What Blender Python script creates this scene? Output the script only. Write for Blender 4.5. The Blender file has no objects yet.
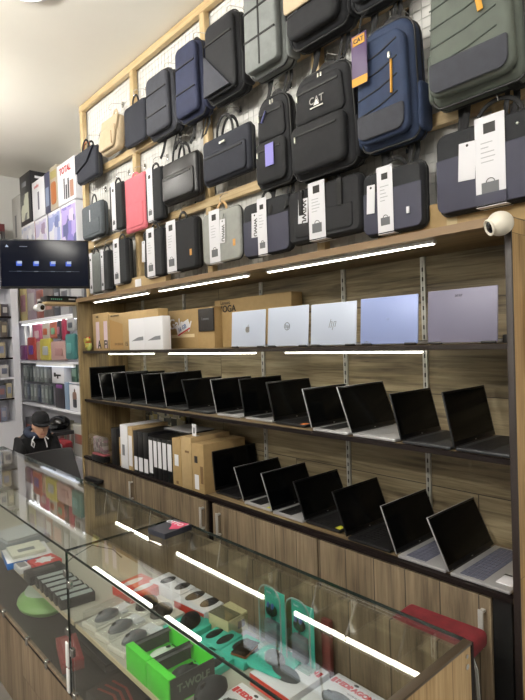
import bpy, bmesh, math, random
from mathutils import Vector, Matrix
random.seed(7)
PI = math.pi
SC = bpy.context.scene
COL = SC.collection

# ------------------------------------------------------------------ camera
camd = bpy.data.cameras.new('camera'); cam = bpy.data.objects.new('camera', camd); COL.objects.link(cam)
camd.sensor_fit = 'HORIZONTAL'; camd.sensor_width = 36; camd.lens = 533.28 / 525 * 36; camd.clip_start = .05
FW = Vector((0.66560433, 0.74607751, -0.01841811)); RT = Vector((0.74536957, -0.66580287, -0.03362636)); UP = Vector((0.0373507, -0.00865355, 0.99926475))
mw = Matrix((RT, UP, -FW)).transposed().to_4x4(); mw.translation = (0, 0, 1.75)
cam.matrix_world = mw
SC.camera = cam
# ------------------------------------------------------------------ world, exposure
w = bpy.data.worlds.new('world'); SC.world = w; w.use_nodes = True
w.node_tree.nodes['Background'].inputs[0].default_value = (.8, .85, .9, 1); w.node_tree.nodes['Background'].inputs[1].default_value = .3
vs = SC.view_settings
vs.view_transform = 'Standard'; vs.look = 'None'; vs.gamma = 1; vs.use_curve_mapping = False; vs.exposure = 0.2
TUBE_POWER = 165.0      # unseen ceiling tubes
STRIP = 14.0            # shelf light strips
SC.cycles.max_bounces = 10; SC.cycles.transparent_max_bounces = 24; SC.cycles.sample_clamp_indirect = 6

# ------------------------------------------------------------------ materials
def s2l(c): return tuple(((x / 255) / 12.92 if x / 255 <= .04045 else ((x / 255 + .055) / 1.055) ** 2.4) for x in c)
MATS = {}
def nodes(name):
    m = bpy.data.materials.new(name); m.use_nodes = True
    nt = m.node_tree; return m, nt, nt.nodes['Principled BSDF'], nt.nodes.new, nt.links.new
def pm(name, rgb, rough=.5, metal=0, spec=.5, noise=0, nscale=40, bump=0, bscale=300, coat=0, emit=None, es=0):
    if name in MATS: return MATS[name]
    m, nt, b, N, L = nodes(name); c = s2l(rgb)
    b.inputs['Base Color'].default_value = (*c, 1); b.inputs['Roughness'].default_value = rough; b.inputs['Metallic'].default_value = metal
    b.inputs['Specular IOR Level'].default_value = spec; b.inputs['Coat Weight'].default_value = coat
    if emit: b.inputs['Emission Color'].default_value = (*s2l(emit), 1); b.inputs['Emission Strength'].default_value = es
    tc = N('ShaderNodeTexCoord')
    if noise:
        n = N('ShaderNodeTexNoise'); n.inputs['Scale'].default_value = nscale; n.inputs['Detail'].default_value = 4; L(tc.outputs['Object'], n.inputs['Vector'])
        r = N('ShaderNodeValToRGB'); r.color_ramp.elements[0].position = .3; r.color_ramp.elements[1].position = .7
        r.color_ramp.elements[0].color = (*[x * (1 - noise) for x in c], 1); r.color_ramp.elements[1].color = (*[min(1, x * (1 + noise)) for x in c], 1)
        L(n.outputs['Fac'], r.inputs['Fac']); L(r.outputs['Color'], b.inputs['Base Color'])
    if bump:
        n = N('ShaderNodeTexNoise'); n.inputs['Scale'].default_value = bscale; n.inputs['Detail'].default_value = 2; L(tc.outputs['Object'], n.inputs['Vector'])
        bp = N('ShaderNodeBump'); bp.inputs['Strength'].default_value = bump; bp.inputs['Distance'].default_value = .002
        L(n.outputs['Fac'], bp.inputs['Height']); L(bp.outputs['Normal'], b.inputs['Normal'])
    MATS[name] = m; return m
def wood(name, cols, grain, across, plank=.14, length=1.2, rough=.55, seam=.004, fine=90, contrast=1.0):
    """planked wood: grain = axis index along the fibres, across = axis index over the planks"""
    m, nt, b, N, L = nodes(name)
    tc = N('ShaderNodeTexCoord'); sx = N('ShaderNodeSeparateXYZ'); L(tc.outputs['Object'], sx.inputs[0])
    cb = N('ShaderNodeCombineXYZ'); L(sx.outputs[grain], cb.inputs[0]); L(sx.outputs[across], cb.inputs[1])
    br = N('ShaderNodeTexBrick'); L(cb.outputs[0], br.inputs['Vector']); br.inputs['Scale'].default_value = 1
    br.inputs['Brick Width'].default_value = length; br.inputs['Row Height'].default_value = plank; br.inputs['Mortar Size'].default_value = seam; br.inputs['Mortar Smooth'].default_value = .2
    br.inputs['Color1'].default_value = (0, 0, 0, 1); br.inputs['Color2'].default_value = (1, 1, 1, 1); br.inputs['Mortar'].default_value = (.5, .5, .5, 1)
    br.offset_frequency = 2; br.offset = .37
    mp = N('ShaderNodeMapping'); L(cb.outputs[0], mp.inputs['Vector']); mp.inputs['Scale'].default_value = (2.2, fine, 1)
    ad = N('ShaderNodeVectorMath'); ad.operation = 'MULTIPLY_ADD'; L(br.outputs['Color'], ad.inputs[0]); ad.inputs[1].default_value = (7, 31, 3); L(mp.outputs[0], ad.inputs[2])
    n1 = N('ShaderNodeTexNoise'); n1.inputs['Scale'].default_value = 1; n1.inputs['Detail'].default_value = 6; n1.inputs['Roughness'].default_value = .65; n1.inputs['Distortion'].default_value = .6; L(ad.outputs[0], n1.inputs['Vector'])
    mp2 = N('ShaderNodeMapping'); L(cb.outputs[0], mp2.inputs['Vector']); mp2.inputs['Scale'].default_value = (1.6, 9, 1)
    ad2 = N('ShaderNodeVectorMath'); ad2.operation = 'MULTIPLY_ADD'; L(br.outputs['Color'], ad2.inputs[0]); ad2.inputs[1].default_value = (5, 13, 3); L(mp2.outputs[0], ad2.inputs[2])
    n2 = N('ShaderNodeTexNoise'); n2.inputs['Scale'].default_value = 1; n2.inputs['Detail'].default_value = 3; L(ad2.outputs[0], n2.inputs['Vector'])
    mx = N('ShaderNodeMath'); mx.operation = 'MULTIPLY_ADD'; L(n1.outputs['Fac'], mx.inputs[0]); mx.inputs[1].default_value = .55; 
    m2 = N('ShaderNodeMath'); m2.operation = 'MULTIPLY'; L(n2.outputs['Fac'], m2.inputs[0]); m2.inputs[1].default_value = .45; L(m2.outputs[0], mx.inputs[2])
    r = N('ShaderNodeValToRGB'); L(mx.outputs[0], r.inputs['Fac'])
    e = r.color_ramp.elements; e[0].position = .5 - .16 / contrast; e[1].position = .5 + .16 / contrast
    e[0].color = (*s2l(cols[0]), 1); e[1].color = (*s2l(cols[2]), 1); k = e.new(.5); k.color = (*s2l(cols[1]), 1)
    mm = N('ShaderNodeMix'); mm.data_type = 'RGBA'; mm.inputs['B'].default_value = (*[x * .5 for x in s2l(cols[0])], 1)
    L(br.outputs['Fac'], mm.inputs['Factor']); L(r.outputs['Color'], mm.inputs['A'])
    L(mm.outputs['Result'], b.inputs['Base Color']); b.inputs['Roughness'].default_value = rough
    bp = N('ShaderNodeBump'); bp.inputs['Strength'].default_value = .25; bp.inputs['Distance'].default_value = .003; L(mx.outputs[0], bp.inputs['Height']); L(bp.outputs['Normal'], b.inputs['Normal'])
    MATS[name] = m; return m
def glass(name, tint, ior=1.5, extra=0.0, rough=0.0):
    """thin pane: clear transmission plus Fresnel mirror on each face"""
    m, nt, b, N, L = nodes(name); nt.nodes.remove(b); out = nt.nodes['Material Output']
    g = N('ShaderNodeNewGeometry'); mi = N('ShaderNodeMix'); mi.data_type = 'FLOAT'; mi.inputs['A'].default_value = ior; mi.inputs['B'].default_value = 1 / ior
    L(g.outputs['Backfacing'], mi.inputs['Factor']); fr = N('ShaderNodeFresnel'); L(mi.outputs['Result'], fr.inputs['IOR'])
    ad = N('ShaderNodeMath'); ad.operation = 'ADD'; ad.use_clamp = True; L(fr.outputs[0], ad.inputs[0]); ad.inputs[1].default_value = extra
    t = N('ShaderNodeBsdfTransparent'); t.inputs[0].default_value = (*tint, 1); gl = N('ShaderNodeBsdfGlossy'); gl.inputs['Roughness'].default_value = rough; gl.inputs[0].default_value = (1, 1, 1, 1)
    mx = N('ShaderNodeMixShader'); L(ad.outputs[0], mx.inputs[0]); L(t.outputs[0], mx.inputs[1]); L(gl.outputs[0], mx.inputs[2]); L(mx.outputs[0], out.inputs['Surface'])
    MATS[name] = m; return m
def patch(name, cols, sx, sy, ax=(0, 2), rough=.4, coat=0):
    """packaging print: random blocks of colour (a Voronoi of the given palette)"""
    m, nt, b, N, L = nodes(name)
    tc = N('ShaderNodeTexCoord'); s = N('ShaderNodeSeparateXYZ'); L(tc.outputs['Object'], s.inputs[0]); cb = N('ShaderNodeCombineXYZ')
    L(s.outputs[ax[0]], cb.inputs[0]); L(s.outputs[ax[1]], cb.inputs[1]); mp = N('ShaderNodeMapping'); mp.inputs['Scale'].default_value = (sx, sy, 1); L(cb.outputs[0], mp.inputs['Vector'])
    v = N('ShaderNodeTexVoronoi'); v.distance = 'CHEBYCHEV'; v.inputs['Scale'].default_value = 1; L(mp.outputs[0], v.inputs['Vector'])
    s2 = N('ShaderNodeSeparateColor'); L(v.outputs['Color'], s2.inputs[0]); r = N('ShaderNodeValToRGB'); r.color_ramp.interpolation = 'CONSTANT'; L(s2.outputs[0], r.inputs['Fac'])
    e = r.color_ramp.elements
    e[0].position = 0; e[0].color = (*s2l(cols[0]), 1); e[1].position = 1 / len(cols); e[1].color = (*s2l(cols[1]), 1)
    for i in range(2, len(cols)): k = e.new(i / len(cols)); k.color = (*s2l(cols[i]), 1)
    L(r.outputs['Color'], b.inputs['Base Color']); b.inputs['Roughness'].default_value = rough; b.inputs['Coat Weight'].default_value = coat
    MATS[name] = m; return m
def emis(name, rgb, strength):
    m, nt, b, N, L = nodes(name); nt.nodes.remove(b); e = N('ShaderNodeEmission'); e.inputs[0].default_value = (*s2l(rgb), 1); e.inputs[1].default_value = strength
    L(e.outputs[0], nt.nodes['Material Output'].inputs['Surface']); MATS[name] = m; return m

back_wood = wood('weathered_grey_planks', ((66, 54, 37), (134, 120, 92), (168, 155, 126)), 1, 2, .24, 1.25, seam=.0025, fine=42, contrast=1.05)
back_wood_v = wood('weathered_grey_planks_side', ((58, 50, 36), (118, 104, 78), (150, 136, 106)), 1, 0, 3, 9, seam=.0, fine=70)
side_wood = wood('weathered_panel_upright', ((78, 64, 42), (132, 112, 76), (160, 140, 100)), 2, 0, .6, 5, seam=0, fine=70)
cab_wood = wood('weathered_brown_planks', ((58, 48, 37), (114, 99, 79), (148, 132, 108)), 2, 1, .17, 3, seam=.0025, fine=44, contrast=.85)
cnt_wood = wood('counter_oak', ((84, 70, 55), (124, 107, 87), (152, 135, 112)), 2, 1, .5, 4, seam=0.001, fine=110)
end_wood = wood('counter_end_oak', ((140, 112, 74), (182, 152, 108), (205, 178, 134)), 2, 0, .19, 4, seam=.001, fine=70)
oak_side = wood('golden_oak_panel', ((128, 101, 64), (174, 142, 95), (198, 166, 116)), 2, 0, .5, 1.3, seam=.001, fine=60)
pine_h = wood('pine_rail', ((158, 132, 92), (188, 164, 122), (204, 182, 144)), 1, 2, 1, 9, seam=0, fine=60)
pine_v = wood('pine_post', ((158, 132, 92), (188, 164, 122), (204, 182, 144)), 2, 1, 1, 9, seam=0, fine=60)
top_wood = wood('shelf_board_wood', ((70, 58, 40), (118, 100, 72), (142, 124, 92)), 1, 0, 1, 9, seam=0, fine=60)
dark_edge = pm('dark_brown_edging', (22, 14, 13), .6, spec=.2)
grey_edge = pm('grey_brown_edging', (42, 36, 33), .6, spec=.2)
ceil_m = pm('ceiling_paint', (240, 236, 226), .8, noise=.02, nscale=1.5)
wall_m = pm('wall_paint', (208, 207, 204), .8, noise=.03, nscale=2)
wall_w = pm('pale_wall_paint', (196, 194, 190), .8)
floor_m = pm('floor_tile', (112, 108, 103), .35, noise=.08, nscale=6)
white_p = pm('white_laminate', (220, 220, 228), .4)
white = pm('white_matte', (235, 235, 235), .5)
wire_m = pm('galvanised_wire', (200, 200, 198), .5, .1)
chrome = pm('chrome', (205, 205, 205), .15, 1)
steel = pm('brushed_steel', (180, 180, 176), .35, 1)
blk = pm('black_plastic', (22, 22, 24), .4)
blkg = pm('black_gloss', (10, 10, 12), .12)
kbd_m = pm('key_black', (20, 20, 22), .5)
screen_m = pm('black_screen', (4, 5, 6), .15, spec=.15)
bezel_m = pm('black_bezel', (8, 8, 9), .35, spec=.3)
sil = pm('silver_aluminium', (188, 188, 190), .35, .5)
lid_w = pm('pale_silver_lid', (184, 193, 212), .35, .15)
lid_b = pm('periwinkle_lid', (140, 154, 200), .35, .15)
lid_g = pm('mauve_grey_lid', (112, 110, 131), .4, .15)
card = pm('brown_cardboard', (160, 134, 92), .7, noise=.06, nscale=30)
card2 = pm('pale_cardboard', (170, 146, 106), .7, noise=.06, nscale=30)
card3 = pm('light_carton', (178, 160, 124), .7)
paper = pm('white_paper', (220, 220, 226), .6)
ink = pm('dark_print', (30, 28, 28), .6)
greyink = pm('grey_print', (120, 122, 128), .5)
lilac = pm('lilac_stripe', (196, 176, 186), .6)
redm = pm('red_print', (190, 38, 40), .5)
led = emis('led_strip_light', (255, 250, 232), STRIP)
tubem = emis('unseen_tube_glow', (255, 251, 242), TUBE_POWER)
topglass = glass('counter_glass', (.965, .985, .975), 1.5, .06)
paneglass = glass('front_pane_glass', (.965, .985, .972), 1.45)
clear = glass('clear_plastic', (.95, .96, .96), 1.4, .02, .08)
glass_edge = pm('dark_glass_edge', (22, 34, 30), .2)
F_ = dict(bump=.5, bscale=500)
fab_black = pm('black_fabric', (27, 28, 32), .85, noise=.15, nscale=25, **F_)
fab_blk2 = pm('soft_black_fabric', (32, 34, 38), .85, noise=.12, nscale=25, **F_)
fab_char = pm('charcoal_fabric', (58, 60, 68), .85, noise=.1, nscale=25, **F_)
fab_navy = pm('navy_fabric', (36, 42, 68), .8, noise=.12, nscale=25, **F_)
fab_blue = pm('deep_blue_fabric', (40, 54, 82), .8, noise=.12, nscale=20, **F_)
fab_dnavy = pm('dark_navy_fabric', (34, 37, 48), .8, noise=.1, nscale=25, **F_)
fab_slate = pm('slate_blue_grey_cloth', (48, 49, 68), .6, noise=.08, nscale=8, **F_)
fab_grey = pm('mid_grey_fabric', (120, 124, 123), .85, noise=.08, nscale=25, **F_)
fab_lgrey = pm('light_grey_fabric', (152, 154, 150), .85, noise=.06, nscale=25, **F_)
fab_mgrey = pm('heather_grey_fabric', (84, 90, 96), .85, noise=.1, nscale=40, **F_)
fab_olive = pm('olive_grey_fabric', (92, 99, 92), .8, noise=.08, nscale=20, **F_)
fab_beige = pm('beige_canvas', (188, 170, 142), .8, noise=.05, nscale=20, **F_)
fab_pink = pm('coral_pink_fabric', (214, 112, 124), .8, noise=.04, nscale=20, **F_)
leather = pm('black_leatherette', (28, 28, 31), .38, noise=.1, nscale=15, bump=.4, bscale=120)
strap_m = pm('black_webbing', (24, 24, 26), .8)
zip_m = pm('black_zipper', (14, 14, 16), .5)
pull_m = pm('zip_pull_metal', (215, 215, 205), .3, .8)
yellow = pm('amber_yellow', (206, 150, 44), .5)
tan_p = pm('tan_leather_patch', (205, 150, 80), .6)
green = pm('bright_green_card', (72, 208, 48), .45)
teal = pm('teal_card', (70, 190, 170), .45)
redbox = pm('red_card', (206, 60, 46), .45)
rubber = pm('dark_rubber', (30, 32, 36), .6, spec=.3)
red_fab = pm('red_velour', (104, 20, 28), .9, noise=.2, nscale=30, bump=.6, bscale=250)
skin = pm('skin', (196, 152, 128), .55)
hood_m = pm('black_hoodie_cloth', (20, 20, 24), .9, bump=.3, bscale=200)
hood_n = pm('navy_hood_lining', (34, 42, 62), .9)
cap_m = pm('black_cap_cloth', (13, 14, 19), .9)

# ------------------------------------------------------------------ mesh builder
class MB:
    def __init__(s): s.bm = bmesh.new()
    def _m(s, t, M=None):
        if M is not None: t.transform(M)
        me = bpy.data.meshes.new('t'); t.to_mesh(me); t.free(); s.bm.from_mesh(me); bpy.data.meshes.remove(me); return s
    def box(s, x0, x1, y0, y1, z0, z1, b=0, seg=2, M=None):
        t = bmesh.new(); bmesh.ops.create_cube(t, size=1)
        for v in t.verts: v.co = Vector(((x0 + x1) / 2 + v.co.x * (x1 - x0), (y0 + y1) / 2 + v.co.y * (y1 - y0), (z0 + z1) / 2 + v.co.z * (z1 - z0)))
        if b: bmesh.ops.bevel(t, geom=list(t.edges), offset=min(b, .49 * min(abs(x1 - x0), abs(y1 - y0), abs(z1 - z0))), segments=seg, affect='EDGES', profile=.5)
        return s._m(t, M)
    def tube(s, pts, r, n=8, closed=False, flat=None, M=None):
        pts = [Vector(p) for p in pts]; t = bmesh.new(); rings = []; N = len(pts); ref = None
        for i, p in enumerate(pts):
            a = pts[(i - 1) % N] if (i > 0 or closed) else p; c = pts[(i + 1) % N] if (i < N - 1 or closed) else p
            d = (c - a).normalized()
            if ref is None:
                ref = Vector((1, 0, 0)) if abs(d.x) < .8 else Vector((0, 0, 1))
            u = (ref - d * ref.dot(d)); u = u.normalized() if u.length > 1e-4 else d.orthogonal().normalized(); v = d.cross(u); ref = u
            rr = r[i] if isinstance(r, (list, tuple)) else r; r2 = flat if flat else rr
            rings.append([t.verts.new(p + u * rr * math.cos(2 * PI * k / n) + v * r2 * math.sin(2 * PI * k / n)) for k in range(n)])
        for i in range(N if closed else N - 1):
            A, B = rings[i], rings[(i + 1) % N]
            for k in range(n): t.faces.new((A[k], A[(k + 1) % n], B[(k + 1) % n], B[k]))
        if not closed: t.faces.new(rings[0][::-1]); t.faces.new(rings[-1])
        return s._m(t, M)
    def cyl(s, p, q, r, n=16): return s.tube([p, q], r, n)
    def ell(s, c, r, seg=16, rings=10, M=None):
        t = bmesh.new(); bmesh.ops.create_uvsphere(t, u_segments=seg, v_segments=rings, radius=1)
        for v in t.verts: v.co = Vector((c[0] + v.co.x * r[0], c[1] + v.co.y * r[1], c[2] + v.co.z * r[2]))
        return s._m(t, M)
    def loft(s, rings, cap=True, M=None):
        t = bmesh.new(); R = [[t.verts.new(p) for p in ring] for ring in rings]; n = len(R[0])
        for A, B in zip(R, R[1:]):
            for k in range(n): t.faces.new((A[k], A[(k + 1) % n], B[(k + 1) % n], B[k]))
        if cap: t.faces.new(R[0][::-1]); t.faces.new(R[-1])
        bmesh.ops.recalc_face_normals(t, faces=t.faces); return s._m(t, M)
    def prism(s, pts, y0, y1, M=None):
        """outline in x,z extruded along y"""
        return s.loft([[(p[0], y0, p[1]) for p in pts], [(p[0], y1, p[1]) for p in pts]], M=M)
    def soft(s, w, h, d, rt, rb, y=0, z=0, x=0, ins=.02, edge=.3, M=None, top=1.0, round_front=.0):
        """soft case body: rounded outline, pillowed front; back plane at y, front at y-d"""
        R = []
        ed = min(d * edge, .04)
        for yy, i in ((0, ins), (-ed * .5, ins * .25), (-ed, 0), (-(d - ed), 0), (-(d - ed * .4), ins * .3), (-d, ins * 1.15), (-d - round_front, ins * 1.15 + .25 * min(w, h))):
            if round_front == 0 and yy == -d and i != ins * 1.15: continue
            o = rrect(w - 2 * i, h - 2 * i, max(.004, rt - i), max(.004, rb - i), top)
            R.append([(x + p[0], y + yy, z + i + p[1]) for p in o])
        if round_front == 0: R = R[:6]
        return s.loft(R, M=M)
    def build(s, name, mat, parent=None, loc=None, smooth=True, label=None, M=None):
        if M is not None: s.bm.transform(M)
        me = bpy.data.meshes.new(name); s.bm.to_mesh(me); s.bm.free(); me.materials.append(mat)
        if smooth:
            me.polygons.foreach_set('use_smooth', [True] * len(me.polygons)); me.set_sharp_from_angle(angle=math.radians(38))
        o = bpy.data.objects.new(name, me); COL.objects.link(o)
        if parent: o.parent = parent
        if loc: o.location = loc
        if label: o['label'] = label
        return o
def rrect(w, h, rt, rb, top=1.0, n=5):
    """rounded rectangle outline centred in x, from z=0 up; top = width factor of the upper edge"""
    P = []
    for (cx, cz, r, a0) in ((w / 2 - rb, rb, rb, -90), (w / 2 * top - rt, h - rt, rt, 0), (-w / 2 * top + rt, h - rt, rt, 90), (-w / 2 + rb, rb, rb, 180)):
        for k in range(n + 1):
            a = math.radians(a0 + 90 * k / n); P.append((cx + r * math.cos(a), cz + r * math.sin(a)))
    return P
def arc(cx, cz, rx, rz, a0, a1, y=0, n=10):
    return [(cx + rx * math.cos(math.radians(a0 + (a1 - a0) * k / n)), y, cz + rz * math.sin(math.radians(a0 + (a1 - a0) * k / n))) for k in range(n + 1)]
def thing(name, label, cat, loc=(0, 0, 0), rz=0, group=None):
    o = bpy.data.objects.new(name, None); COL.objects.link(o); o.empty_display_size = .05
    o.location = loc; o.rotation_euler = (0, 0, rz); tag(o, label, cat, group); return o
def tag(o, label, cat, group=None):
    o['label'] = label; o['category'] = cat
    if group: o['group'] = group
    return o
def struct(name, mb, mat, smooth=False):
    o = mb.build(name, mat, smooth=smooth); o['kind'] = 'structure'; return o
def text(name, s, size, mat, parent, loc, rot=(PI / 2, 0, 0), bold=0, align='CENTER', sx=1.0):
    c = bpy.data.curves.new('t', 'FONT'); c.body = s; c.size = size; c.align_x = align; c.align_y = 'CENTER'; c.extrude = .0006; c.offset = bold
    t = bpy.data.objects.new('t', c); COL.objects.link(t); bpy.context.view_layer.update()
    me = bpy.data.meshes.new_from_object(t.evaluated_get(bpy.context.evaluated_depsgraph_get())); bpy.data.objects.remove(t); bpy.data.curves.remove(c)
    me.name = name; me.materials.clear(); me.materials.append(mat)
    o = bpy.data.objects.new(name, me); COL.objects.link(o); o.parent = parent; o.location = loc; o.rotation_euler = rot; o.scale = (sx, 1, 1); return o
B = MB
WALLROT = -PI / 2          # things that face the shop: local x runs along the wall to the right, -y faces out

# ================================================================== the room
FL = -.23          # floor level
H = 4.18
struct('floor', B().box(-4, 3.2, -3, 8.2, FL - .1, FL), floor_m)
struct('ceiling', B().box(-4, 3.2, -3, 8.2, H, H + .1), ceil_m)
struct('wall_right', B().box(2.362, 2.5, -3, 5.25, 2.2, H).box(2.53, 2.62, -3, 5.25, FL, 2.2), wall_m)
struct('wall_right_far', B().box(2.85, 2.95, 5.25, 8.2, FL, H).box(2.5, 2.95, 5.2, 5.25, FL, H), wall_m)
struct('wall_far', B().box(-4, 2.95, 8.0, 8.1, FL, H), wall_m)
struct('wall_left', B().box(-4.1, -4, -3, 8.2, FL, H), pm('left_wall_paint', (160, 158, 154), .8))
struct('wall_back', B().box(-4, 3.2, -3.1, -3, FL, H), wall_w)
# unseen tubes added to light ceiling, bags and rack; then the round lamp at the top left of the view
for i, (x, y) in enumerate(((-.9, -.8), (-.9, 1.6), (.2, 3.2), (.5, 5.6), (-3, .5), (-3, 3.5))):
    t = thing('unseen_tube_light', 'unseen white tube light over the %s of the shop' % ('near aisle', 'middle aisle', 'far aisle', 'far end', 'near left side', 'far left side')[i], 'ceiling light', (x, y, H - .5), 0, 'unseen tube lights')
    if i in (2,): B().box(-.16, .16, -.62, .62, -.04, -.01, .01).build('added_reflector', white, t)  # added below this tube to throw its light up at the ceiling
    B().box(-.05, .05, -.62, .62, .08, .118, .01).build('housing', white, t) if i not in (2,) else B().tube([(0, -.5, -.01), (0, -.5, .12)], .006, 6).tube([(0, -.5, .12), (0, .5, .12)], .006, 6).tube([(0, .5, .12), (0, .5, -.01)], .006, 6).build('bracket', steel, t)
    for yy in (-.45, .45): B().cyl((0, yy, .118), (0, yy, .5), .004, 6).build('suspension_rod', steel, t)
    B().cyl((0, -.6, .04), (0, .6, .04), .03, 12).build('tube', tubem, t)
    B().box(-.035, .035, -.62, -.6, 0, .09).build('end_cap', white, t); B().box(-.035, .035, .6, .62, 0, .09).build('end_cap', white, t)
t = thing('ceiling_lamp', 'round white flush lamp on the ceiling above the bag display', 'ceiling light', (1.26, 3.66, H - .04))
B().loft([[(r * math.cos(a * PI / 12), r * math.sin(a * PI / 12), z) for a in range(24)] for r, z in ((.17, .04), (.19, .03), (.19, .012), (.17, 0))]).build('rim', white, t)
B().loft([[(r * math.cos(a * PI / 12), r * math.sin(a * PI / 12), z) for a in range(24)] for r, z in ((.16, .003), (.14, -.012), (.08, -.018))]).build('diffuser', emis('lamp_diffuser_glow', (255, 252, 245), 3), t)

# ================================================================== wooden hanging frame and wire mesh
t = thing('hanging_frame', 'pale pine timber frame of rails and posts that carries the hanging bags', 'frame', (2.3, 0, 0))
for z in (4.11, 3.40, 2.72): B().box(0, .045, .1, 5.25, z, z + .062, .003).build('rail', pine_h, t)
for y in (5.22, 4.17, 3.12, 2.05, 1.02, .12): B().box(.004, .05, y - .03, y + .03, 2.19, 4.16, .003).build('post', pine_v, t)
m = B()
y = .15
while y < 5.22: m.box(2.352, 2.355, y - .0011, y + .0011, 2.2, 4.1); y += .05
z = 2.23
while z < 4.1: m.box(2.355, 2.358, .12, 5.22, z - .0011, z + .0011); z += .05
tag(m.build('wire_mesh_panel', wire_m, smooth=False), 'grey wire grid panel behind the hanging bags', 'wire mesh')
c = thing('carton', 'flattened cardboard carton lying behind the lowest row of bags at the left', 'box', (2.30, 4.05, 2.191), WALLROT)
B().box(-.42, .42, -.06, -.004, 0, .13, .004).build('carton_body', card2, c); B().box(-.06, .04, -.062, -.06, .04, .11).build('sticker', paper, c)
c = thing('carton', 'cardboard carton lying behind the big navy briefcase at the right end', 'box', (2.30, 1.2, 2.191), WALLROT)
B().box(-.42, .38, -.05, -.004, 0, .16, .004).build('carton_body', card, c); B().box(-.04, .01, -.052, -.05, 0, .16).build('tape', card3, c)

# ================================================================== hanging bags
ROWS = {1: 'bags hanging in the top row', 2: 'bags hanging in the middle row', 3: 'sleeves and cases hanging in the lowest row'}
def hook(t, y, z, short, wall=.05):
    """wire hook from the mesh to the handle at local (0,y,z)"""
    h = thing('wire_hook', 'bright wire hook holding ' + short, 'hook', (t.location.x, t.location.y, t.location.z + z), WALLROT, 'wire hooks on the bag display')
    m = B().tube([(0, wall + .03, .075), (0, wall, .078), (0, y + .01, .055), (0, y - .012, .035), (0, y - .016, .012), (0, y - .004, -.006), (0, y + .008, .004)], .0028, 6)
    m.build('wire', chrome, h); B().box(-.012, .012, wall + .028, wall + .033, .05, .1, .002).build('back_plate', chrome, h)
def handle(t, w, z, y, hgt, mat, r=.011, n='handle', x=0, flat=.006):
    B().tube([(x - w / 2, y, z - .03)] + arc(x, z, w / 2, hgt, 180, 0, y, 12) + [(x + w / 2, y, z - .03)], r, 8, flat=flat).build(n, mat, t)
def wrap(t, x, w, h, d, white_low=.0, print_=True, lean=0):
    """printed paper band wrapped round a case"""
    b = B().box(x - w / 2, x + w / 2, -d - .004, -d - .0015, .004, h * 1.0 + .012, .001).box(x - w / 2, x + w / 2, -d - .003, -.004, -.004, -.0015).build('paper_band', paper, t)
    if print_:
        y = -d - .0046
        B().box(x - w * .2, x + w * .2, y, y + .0005, h * .83, h * .83 + w * .34).build('logo_block', ink, b)
        m = B()
        for k in range(5): m.box(x - w * .3, x - w * .3 + w * (.25 + .3 * random.random()), y, y + .0005, h * (.72 - .055 * k), h * (.72 - .055 * k) + .004)
        m.build('text_lines', pm('pale_grey_print', (170, 172, 178), .6), b)
        m = B().box(x - w * .3, x + w * .28, y, y + .0006, h * .12, h * .12 + w * .42, 0); m.tube(arc(x, h * .12 + w * .42, w * .14, w * .12, 180, 0, y + .0005), .002, 5)
        m.build('picture', pm('picture_grey', (92, 94, 98), .6), b)
def hangtag(t, x, z, w, h, y, txt='WIWU', tilt=0):
    g = B().box(-w / 2, w / 2, -.0012, 0, -h, 0, .0005).build('hang_tag', paper, t, (x, y, z)); g.rotation_euler = (0, tilt, 0)
    B().ell((0, -.002, -.014), (.006, .002, .006), 10, 6).build('eyelet', ink, g)
    if txt: text('lettering', txt, w * .62, ink, g, (w * .12, -.0018, -h * .6), (PI / 2, PI / 2, 0), .001)
    B().tube([(0, 0, -.012), (.004, .006, .03), (.0, .012, .06)], .0015, 5).build('tag_string', ink, g)
def place(row, label, Y, z0, x=2.27, name='bag', cat='bag', tilt=0, turn=0):
    t = thing(name, label, cat, (x, Y, z0), WALLROT + turn, ROWS[row]); t.rotation_euler[1] = 0
    t.rotation_euler = (0, 0, WALLROT + turn)
    if tilt: t.rotation_mode = 'ZYX'; t.rotation_euler = (0, tilt, WALLROT + turn)
    return t
def sleeve(row, label, short, Y, z0, w, h, d, mat, band=None, tagx=None, hx=0, patchc=None, hh=.05, lower=None, r=.03, hmat=None, name='laptop_sleeve', pocket=False, txt='WIWU', tilt=0, hw=.1):
    t = place(row, label, Y, z0, name=name, cat='laptop bag', tilt=tilt)
    B().soft(w, h, d, r, r, ins=.012).build('body', mat, t)
    o = rrect(w + .004, h + .004, r, r)
    B().tube([(p[0], -d * .5, p[1] - .002) for p in o], .0045, 6, closed=True).build('zipper', zip_m if mat is not fab_pink else mat, t)
    if lower: B().soft(w - .012, h * .66, .008, .006, r - .006, y=-d + .004, z=.006, ins=.004).build('lower_panel', lower, t, label='smooth slate blue lower panel')
    if pocket: B().soft(w * .8, h * .42, .01, .01, .02, y=-d + .003, z=.03, ins=.006).build('pocket', mat, t)
    handle(t, hw, h - .002, -d * .5, hh, hmat or strap_m, .010, x=hx)
    if band: wrap(t, band[0], band[1], h, d + (.004 if lower or pocket else 0))
    if tagx is not None: hangtag(t, tagx, h * .8, w * .14 if w > .3 else .05, h * .45, -d - .007, txt, .05)
    if patchc: B().box(w * .32, w * .32 + .026, -d - .002, -d + .001, h * .25, h * .25 + .045, .001).build('patch', patchc, t)
    hook(t, -d * .5, h + hh - .004, short); return t
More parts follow.
